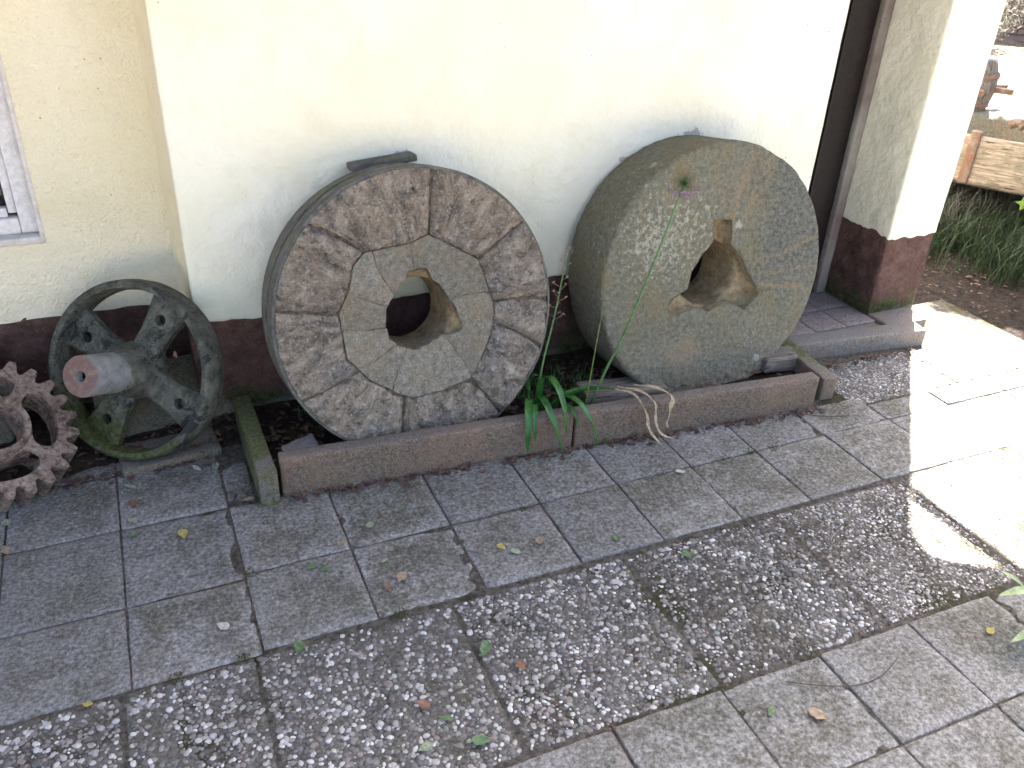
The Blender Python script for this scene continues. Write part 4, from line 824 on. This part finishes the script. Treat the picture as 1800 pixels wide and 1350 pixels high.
LEAVES = [(-.287, 1.557, 'yellow', .022, 'small bright yellow leaf at the near edge of leftmost pebble slab'), (-.033, 2.089, 'yellow', .034, 'curled yellow leaf on the pavers left of the mossy kerb stone'), (-.16, 2.132, 'green', .030, 'dark green leaf on a paver joint below the pulley'),
 (-.16, 2.198, 'pale', .030, 'pale green leaf lying just above a dark green one below the pulley'), (-.159, 2.373, 'pale', .036, 'large pale green leaf on the paver right below the pulley'), (-.154, 2.277, 'brown', .034, 'brown leaf between two pale green leaves below the pulley'),
 (.162, 2.183, 'tan', .030, 'tan leaf at the front foot of the mossy kerb stone'), (.483, 2.151, 'pale', .030, 'pale green leaf close to the kerb under the segmented millstone'), (.372, 1.892, 'tan', .030, 'tan leaf on a paver joint in front of the segmented millstone'),
 (.470, 1.943, 'pale', .028, 'round pale leaf on the darkest paver before the segmented millstone'), (.572, 1.977, 'green', .026, 'small green leaf at the upper part of the darkest paver'), (.307, 1.805, 'green', .026, 'right one of two small green leaves side by side on a paver'),
 (.274, 1.827, 'green', .028, 'left one of two small green leaves side by side on a paver'), (.185, 1.551, 'green', .034, 'green leaf at the upper edge of a left pebble slab'), (.603, 1.380, 'green', .044, 'big green leaf in the middle of the pebble slabs'),
 (.667, 1.303, 'orange', .032, 'orange-brown leaf just below the big green leaf on pebbles'), (.447, 1.227, 'green', .030, 'green leaf low on the pebbles beside a reddish leaf'), (.498, 1.143, 'green', .038, 'green leaf nearest the bottom edge on the pebbles'),
 (.412, 1.281, 'orange', .032, 'reddish brown leaf on the pebble slab at bottom centre'), (.380, 1.172, 'pale', .030, 'pale yellowish leaf on the pebbles at the bottom edge'), (.446, 1.675, 'orange', .028, 'orange curled leaf on pavers above the pebble slabs'),
 (.490, 1.702, 'tan', .034, 'slender tan curled leaf beside an orange one on the pavers'), (.466, 1.781, 'pale', .020, 'tiny pale green leaf on the pavers above the orange leaf'), (.822, 1.686, 'pale', .028, 'round pale green leaf on central paver beside a tan leaf'),
 (.903, 1.704, 'tan', .032, 'cream tan leaf on the central paver above the pebbles'), (.790, 1.718, 'yellow', .026, 'narrow yellow-green leaf left of the round pale leaf'), (1.118, 1.636, 'green', .030, 'grey-green leaf on paver right above the pebble slabs'),
 (1.272, 1.499, 'green', .036, 'dark green narrow leaf on the pebbles right of centre'), (1.155, .970, 'green', .034, 'green pointed leaf on the lower right paver'), (1.251, .922, 'tan', .040, 'dry pinkish tan leaf beside green leaf on lower right paver'),
 (1.858, .963, 'yellow', .026, 'yellow-green leaf on the paver by the garden plant at right'), (.024, 1.693, 'white', .030, 'white feather-like leaf on left paver above the pebbles'), (-.484, 2.186, 'tan', .034, 'tan leaf at the left edge of the picture on a paver joint'),
 (-.488, 2.311, 'pale', .030, 'pale green leaf at the left edge below the gear'), (.039, 2.397, 'white', .034, 'whitish leaf on the paver edge left of the mossy kerb stone'), (.094, 2.389, 'pale', .032, 'pale green leaf nearest the mossy kerb stone side'), (1.476, 1.848, 'white', .030, 'white curled leaf on the paver before the solid millstone')]
for i, (x, y, c, s, lab) in enumerate(LEAVES):
    rs = random.Random(i); me = LV[i % 12].copy(); me.materials.clear(); me.materials.append(MAT['leaf_' + c]); o = link('fallen_leaf', me); o.location = (x, y, .005 if y > 1.58 or y < 1.07 else .009); o.rotation_euler = (rs.uniform(-.12, .12), rs.uniform(-.12, .12), rs.uniform(0, 6.28)); sx = 1.0; s *= 1.18; o.scale = (s, s, s * rs.uniform(.5, .9)); tag(o, lab, 'leaf', 'fallen leaves on the yard')
me = LV[1].copy(); me.materials.clear(); me.materials.append(MAT['leaf_orange']); o = link('fallen_leaf', me); o.location = (.032, 2.47, .375); o.rotation_euler = (1.2, .3, 1.2); o.scale = (.032,) * 3; tag(o, 'orange leaf caught on the pulley spoke', 'leaf', 'fallen leaves on the yard')
def litter(name, pts, mat, size, seed, label, up=.25):
    rs = random.Random(seed); mb = MB()
    for x, y, z in pts:
        s = size * rs.uniform(.5, 1.3); a = rs.uniform(0, 6.28); u = Vector((math.cos(a), math.sin(a), rs.uniform(-up, up))) * s; v = Vector((-math.sin(a), math.cos(a), rs.uniform(-up, up))) * s * rs.uniform(.3, .7); c = Vector((x, y, z + s * up * .6)); k = Vector((0, 0, s * rs.uniform(.1, .45)))
        mb.add([c - u, c - u * .3 + v + k, c + u * .5 + v * .8 + k, c + u, c + u * .4 - v * .9 + k * .6, c - u * .4 - v * .8 + k * .6], [(0, 1, 2, 3), (0, 3, 4, 5)])
    o = link(name, mb.mesh(name), MAT[mat]); return tag(o, label, kind='stuff')
rs = random.Random(11); pts = []
for k in range(850): pts.append((rs.uniform(.26, 2.25), rs.triangular(2.2, 2.62, 2.42), .040 + .02 * rs.random()))
for k in range(420): pts.append((rs.uniform(-.9, .19), rs.triangular(2.42, 2.84, 2.62), .02 + .03 * rs.random()))
for k in range(240): t = rs.random(); pts.append((.27 + 1.93 * t, 2.165 - .145 * t - abs(rs.gauss(0, .018)), .002))
for k in range(110): pts.append((rs.uniform(-.5, .18), 2.47 - abs(rs.gauss(0, .03)), .002))
for k in range(60): pts.append((rs.uniform(2.33, 2.9), 2.27 - abs(rs.gauss(0, .02)), .003))
litter('leaf_litter', pts, 'litter', .013, 1, 'brown dead leaf litter in the bed and along the kerb')
pts = []
for k in range(220): t = rs.random(); pts.append((.27 + 1.93 * t, 2.160 - .145 * t - abs(rs.gauss(0, .02)), .002))
for k in range(160): pts.append((rs.uniform(-.5, 2.1), rs.choice((1.868, 1.582, 1.076)) + rs.gauss(0, .012), .002))
for k in range(120): pts.append((rs.choice(XJ[:8]) + rs.gauss(0, .008), rs.uniform(1.6, 2.1), .001))
litter('crumbs', pts, 'crumb', .0045, 2, 'small reddish plant crumbs in the joints')
# weeds and moss tufts
def tufts(name, spots, mat, seed, label, hmin, hmax, wd, lean=.6):
    rs = random.Random(seed); mb = MB()
    for x, y, z, n, r in spots:
        for k in range(n):
            a = rs.uniform(0, 6.28); q = r * math.sqrt(rs.random()); p = Vector((x + q * math.cos(a), y + q * math.sin(a), z)); h = rs.uniform(hmin, hmax); b = rs.uniform(0, 6.28); d = Vector((math.cos(b), math.sin(b), 0)) * h * rs.uniform(.1, lean); s = Vector((-math.sin(b), math.cos(b), 0)) * wd * rs.uniform(.6, 1.3)
            m1 = p + d * .35 + Vector((0, 0, h * .6)); tip = p + d + Vector((0, 0, h * rs.uniform(.75, 1.0))); mb.add([p - s, p + s, m1 + s * .8, m1 - s * .8, tip], [(0, 1, 2, 3), (3, 2, 4)])
    o = link(name, mb.mesh(name), MAT[mat]); return tag(o, label, kind='stuff')
rs = random.Random(21)
tufts('weeds', [(rs.uniform(1.15, 1.45), rs.uniform(2.28, 2.5), .045, 14, .03) for k in range(26)] + [(rs.uniform(.27, 2.2), rs.uniform(2.3, 2.6), .045, 8, .02) for k in range(16)] + [(rs.uniform(.95, 1.5), 2.1 - rs.uniform(.0, .02), .0, 5, .012) for k in range(5)], 'umbel', 4, 'low green weeds in the soil bed between the millstones', .015, .05, .0016)
tufts('moss', [(x, y, -.002, 60, r) for x, y, r in ((1.86, 1.862, .022), (1.66, 1.865, .03), (.93, 1.872, .03), (1.36, 1.08, .03), (1.78, 1.872, .02), (.12, 1.865, .02), (.45, 1.58, .02), (.05, 1.575, .02), (-.1, 1.57, .02))], 'moss', 5, 'moss cushions in the paver joints', .004, .009, .0014)
# twigs
for pts, rd, lab in (([(1.243, 1.029, .004), (1.32, .985, .005), (1.40, .955, .006), (1.475, .955, .006), (1.56, .985, .005)], .0013, 'thin dark twig across two lower right pavers'), ([(1.66, 1.50, .012), (1.69, 1.44, .012), (1.68, 1.38, .011)], .0014, 'short pale twig on the fine pebble slab near the sun patch'), ([(2.10, 2.0, .004), (2.17, 1.955, .006), (2.26, 1.93, .004)], .002, 'dark twig on the paver at the kerb corner right')):
    V, F = tube(pts, rd, 6, 14); o = link('twig', np_mesh('twig', V, F), MAT['twig']); tag(o, lab, 'twig', 'twigs on the yard')

# ------------------------------------------------------------------ garden plant at the right edge
org = (2.02, .93, 0); gp = thing('garden_plant', 'garden plant, leaves tinted pale for sunlight, reaching in at the right picture edge', 'plant', org)
for pts, wd in (([(2.02, .93, .0), (1.98, .955, .06), (1.93, .985, .13), (1.885, 1.015, .16)], .030), ([(2.02, .92, .0), (1.96, .93, .10), (1.89, .945, .15), (1.83, .965, .14)], .034), ([(2.02, .92, .0), (1.95, .90, .05), (1.88, .885, .07), (1.815, .885, .06)], .032), ([(2.03, .95, .0), (2.01, .98, .12), (1.985, 1.02, .20)], .026), ([(2.03, .91, .0), (1.99, .88, .09), (1.93, .85, .14), (1.86, .83, .13)], .03)):
    add_part('leaf', ribbon(pts, lambda t, wd=wd: wd * math.sin(math.pi * min(1, .12 + .88 * t)) ** .7 + .001, 16, .25), 'lily', gp, org)

# ------------------------------------------------------------------ old wagon and yard behind the pier
wag = thing('wagon', 'old wooden wagon side with iron strap behind the pier', 'wagon', (4.5, 3.5, 0)); WO = Vector((4.5, 3.5, 0))
A = Vector((4.22, 3.72, 0)); B = Vector((4.75, 2.90, 0)); dirw = (B - A).normalized(); nrm = Vector((-dirw.y, dirw.x, 0))
def wpart(name, s0, s1, n0, n1, z0, z1, mat, **kw):
    V, F = rough_box((s0, n0, z0), (s1, n1, z1), **kw); Mx = Matrix(((dirw.x, nrm.x, 0, A.x - WO.x), (dirw.y, nrm.y, 0, A.y - WO.y), (0, 0, 1, 0), (0, 0, 0, 1))); o = link(name, np_mesh(name, V, F), MAT[mat], wag); o.matrix_local = Mx; return o
wpart('side_board', -.6, 1.2, 0, .045, .235, .50, 'wagonwood', seg=.03, rad=.006, amp=.003, seed=1)
wpart('bottom_beam', -.6, 1.2, .10, .18, .20, .26, 'wagonwood', seg=.05, rad=.006, amp=.003, seed=2)
wpart('iron_strap', .305, .36, -.012, .05, .235, .525, 'strapiron', seg=.02, rad=.005, amp=.002, seed=3)
V, F = tube([(.33, -.02, .512), (.33, .02, .53), (.33, .07, .512)], .026, 10, 8); o = link('strap_eye', np_mesh('strap_eye', V, F), MAT['strapiron'], wag); o.matrix_local = wag.children[0].matrix_local.copy()
V, F = tube([(.30, .03, .525), (.8, .05, .535), (1.3, .08, .545)], .012, 8, 10); o = link('iron_rod', np_mesh('iron_rod', V, F), MAT['strapiron'], wag); o.matrix_local = wag.children[0].matrix_local.copy()
V, F = revolve([(.0, .02), (.03, .022), (.07, .015), (.085, 0), (.07, -.012), (.0, -.015)], 24); V = V * np.array((1.2, .7, 1)) + np.array((.27, -.085, .225)); o = link('bracket', np_mesh('bracket', V, F), MAT['sill'], wag); o.matrix_local = wag.children[0].matrix_local.copy()  # iron bracket and arm coloured pale to stand in for sunlight
wpart('bracket_arm', .0, .26, -.12, -.01, .205, .235, 'sill', seg=.02, rad=.01, amp=.004, seed=4)
for k in range(7): wpart('shade_floor_board', -.6 , 1.25, .06 + k * .17, .222 + k * .17, .262, .285, 'wagonwood', seg=.08, rad=.004, amp=.002, seed=60 + k)  # hidden floor added to darken the hay and earth beneath
wpart('axle_beam', .0, .12, .0, 1.2, .16, .235, 'strapiron', seg=.05, rad=.01, amp=.003, seed=5)
for s_ in (-.5, 1.1): wpart('leg', s_, s_ + .09, .05, .14, -.05, .24, 'wagonwood', seg=.04, rad=.006, amp=.003, seed=6)
# wheel hub on a stone trough
hubt = thing('wheel_hub', 'old wooden wheel hub with iron bands and stub spokes behind the wagon board', 'wheel hub', (4.98, 4.02, .50)); HB = [( .0, 0), (.10, 0), (.105, .005), (.115, .05), (.13, .12), (.125, .20), (.105, .26), (.095, .30), (.0, .30)]
V, F = revolve(HB, 32); link('hub_body', np_mesh('hub_body', V, F), MAT['hubwood'], hubt)
for z0, r0 in ((.195, .131), (.02, .116)): V, F = revolve([(r0 - .01, z0), (r0, z0), (r0, z0 + .03), (r0 - .01, z0 + .03)], 32); link('iron_band', np_mesh('iron_band', V, F), MAT['strapiron'], hubt)
for a in (-12, -60, 40, 100, 170, 230):
    mb = MB(); mb.box((.17, 0, .13), (.12, .05, .03)); o = link('stub_spoke', mb.mesh('stub_spoke'), MAT['strapiron'], hubt); o.rotation_euler = (0, 0, R_(a))
slab('stone_trough', (-.30, -.22, -.05), (.45, .22, .50), 'trough', (0, 0, -.5), 'rounded olive stone trough under the wheel hub', 'stone trough', 51, (5.15, 4.02, 0), seg=.03, rad=.07, amp=.012, nscale=6)
rs = random.Random(31)
tufts('grass', [(4.0 + 1.4 * rs.random() ** 1.2, rs.uniform(2.75, 3.7), -.02, 22, .09) for k in range(120)] + [(rs.uniform(3.75, 4.9), rs.uniform(2.6, 3.3), -.02, 30, .10) for k in range(60)], 'grass', 6, 'shaded green grass below the wagon', .06, .24, .0028, .9)
tufts('dry_grass', [(rs.uniform(4.15, 5.0), rs.uniform(3.15, 4.0), -.02, 60, .12) for k in range(36)], 'hay', 7, 'heap of dry grey hay under the wagon', .08, .30, .0022, 1.3)
pts = [(rs.uniform(3.4, 4.6), rs.uniform(2.35, 3.1), -.01) for k in range(260)]; litter('yard_litter', pts, 'litter', .012, 5, 'dead leaves and twigs on the earth beside the pier')
# young maple leaves near the wagon
def star_leaf(c, s, ax):
    V = [Vector(c)]; n = 10; ax = Vector(ax).normalized(); u = ax.cross(Vector((.3, .1, .9))).normalized(); v = ax.cross(u)
    for k in range(n): r = s * (1 if k % 2 == 0 else .5); a = 2 * math.pi * k / n; V.append(Vector(c) + u * r * math.cos(a) + v * r * math.sin(a) + ax * (-.12 * r))
    return [tuple(x) for x in V], [(0, k + 1, (k + 1) % n + 1) for k in range(n)]
org = (4.62, 3.0, 0); sap = thing('maple_seedling', 'bright green maple seedling by the wagon at the right edge', 'seedling', org)
add_part('stem', tube([(4.62, 3.0, -.02), (4.60, 2.98, .15), (4.57, 2.97, .27)], .004, 6, 10), 'stem', sap, org)
for c, s in (((4.40, 3.02, .245), .05), ((4.55, 2.97, .28), .075), ((4.62, 2.96, .26), .07), ((4.58, 2.93, .22), .05), ((4.50, 3.0, .24), .04)): add_part('leaf', star_leaf(c, s, (-.4, -.5, .8)), 'maple', sap, org)
# far garden wall, shrubs
gw = thing('garden_wall', 'pinkish brick garden wall far behind the wagon at top right', 'wall', (11.5, 9.6, 0))
mb = MB(); mb.box((0, .12, 1.0), (9, .2, 2.2)); link('mortar', mb.mesh('mortar'), MAT['mortar'], gw); gw.rotation_euler = (0, 0, R_(-35))
mbk = MB(); mbk.box((0, 0, 0), (.24, .05, .065)); bme = mbk.mesh('brick'); bme.materials.append(MAT['brick'])
for r_ in range(15):
    for k in range(18):
        o = link('brick', bme, None, gw); o.location = ((k - 9) * .26 + (.13 if r_ % 2 else 0) - .3, .0, .05 + r_ * .08)
def shrub(loc, r, h, seed, label):
    rs = random.Random(seed); t = thing('shrub', label, 'shrub', loc, 'garden shrubs'); mb = MB()
    for k in range(1800):
        d = Vector((rs.gauss(0, 1), rs.gauss(0, 1), rs.gauss(0, 1))).normalized() * (rs.random() ** .45); p = Vector((d.x * r, d.y * r, h * .55 + d.z * h * .5)); a = Vector((rs.gauss(0, 1), rs.gauss(0, 1), rs.gauss(0, 1))).normalized(); b = a.cross(d + Vector((.01, .02, .03))).normalized(); s = rs.uniform(.025, .05)
        mb.add([p - a * s, p + b * s * .5, p + a * s, p - b * s * .5], [(0, 1, 2, 3)])
    link('foliage', mb.mesh('foliage'), MAT['hay'] if seed % 2 else MAT['grass'], t); mb = MB()
    for k in range(6): a = k * 1.05; V, F = tube([(0, 0, -.05), (r * .3 * math.cos(a), r * .3 * math.sin(a), h * .4), (r * .6 * math.cos(a), r * .6 * math.sin(a), h * .85)], .012, 5, 6); mb.add(V, F)
    link('branches', mb.mesh('branches'), MAT['twig'], t)
shrub((5.05, 2.35, 0), .62, 1.5, 2, 'unseen green shrub added beyond the right picture edge to block skylight by the wagon'); shrub((10.4, 8.6, 0), .55, .8, 1, 'dry greyish shrub in front of the garden wall, nearer the pier'); shrub((11.6, 8.3, 0), .6, .9, 3, 'dry greyish shrub by the garden wall at the picture corner')  # first shrub is an unseen blocker added to cut skylight beside the wagon
# ------------------------------------------------------------------ unseen tree beyond the right edge, crown shaped to shade earth by the pier
def shade_tree():
    rs = random.Random(77); loc = (6.5, 3.3, 0); t = thing('unseen_shade_tree', 'unseen leafy tree beyond the right picture edge, crown shaped to shade the wagon yard', 'tree', loc); L0 = Vector(loc)
    mb = MB(); V, F = tube([(0, 0, -.1), (-.05, .05, 1.0), (-.25, .15, 2.0), (-.5, .3, 2.8)], lambda q: .14 - .07 * q, 12, 16); mb.add(V, F)
    for e in ((-1.5, .6, 3.0), (-1.1, 1.2, 3.1), (-.6, -.3, 3.6), (-1.2, .4, 3.5), (.4, .6, 3.4), (-1.35, .8, 2.9)): V, F = tube([(-.2, .12, 1.9), (-.2 + (e[0] + .2) * .5, .12 + (e[1] - .12) * .5, 1.9 + (e[2] - 1.9) * .75), e], lambda q: .055 - .045 * q, 8, 10); mb.add(V, F)
    link('trunk', mb.mesh('trunk', True), MAT['twig'], t); mb = MB()
    cl = [((-1.55, .62, 3.0), .36), ((-1.2, 1.1, 3.05), .42), ((-1.35, .85, 3.1), .40), ((-.95, .75, 3.1), .45), ((-.75, 1.25, 3.1), .45), ((-.45, .85, 3.1), .45), ((-1.25, .55, 2.9), .3), ((-1.3, .1, 3.0), .4), ((-1.0, -.4, 3.1), .45), ((-.2, .2, 2.9), .5), ((-.9, .3, 2.7), .35), ((-.7, -.2, 3.5), .5), ((-.5, .5, 3.6), .5), ((.3, .5, 3.4), .5), ((-.2, -.3, 3.2), .45)]
    for c, r in cl:
        for k in range(900):
            d = Vector((rs.gauss(0, 1), rs.gauss(0, 1), rs.gauss(0, .8))).normalized() * (r * rs.random() ** .4); p = Vector(c) + d; a = Vector((rs.gauss(0, 1), rs.gauss(0, 1), rs.gauss(0, .5))).normalized(); b = a.cross(Vector((rs.gauss(0, .4), rs.gauss(0, .4), 1))).normalized(); s = rs.uniform(.05, .08)
            mb.add([p - a * s, p + b * s * .5, p + a * s, p - b * s * .5], [(0, 1, 2, 3)])
    link('crown', mb.mesh('crown'), MAT['grass'], t)
shade_tree()
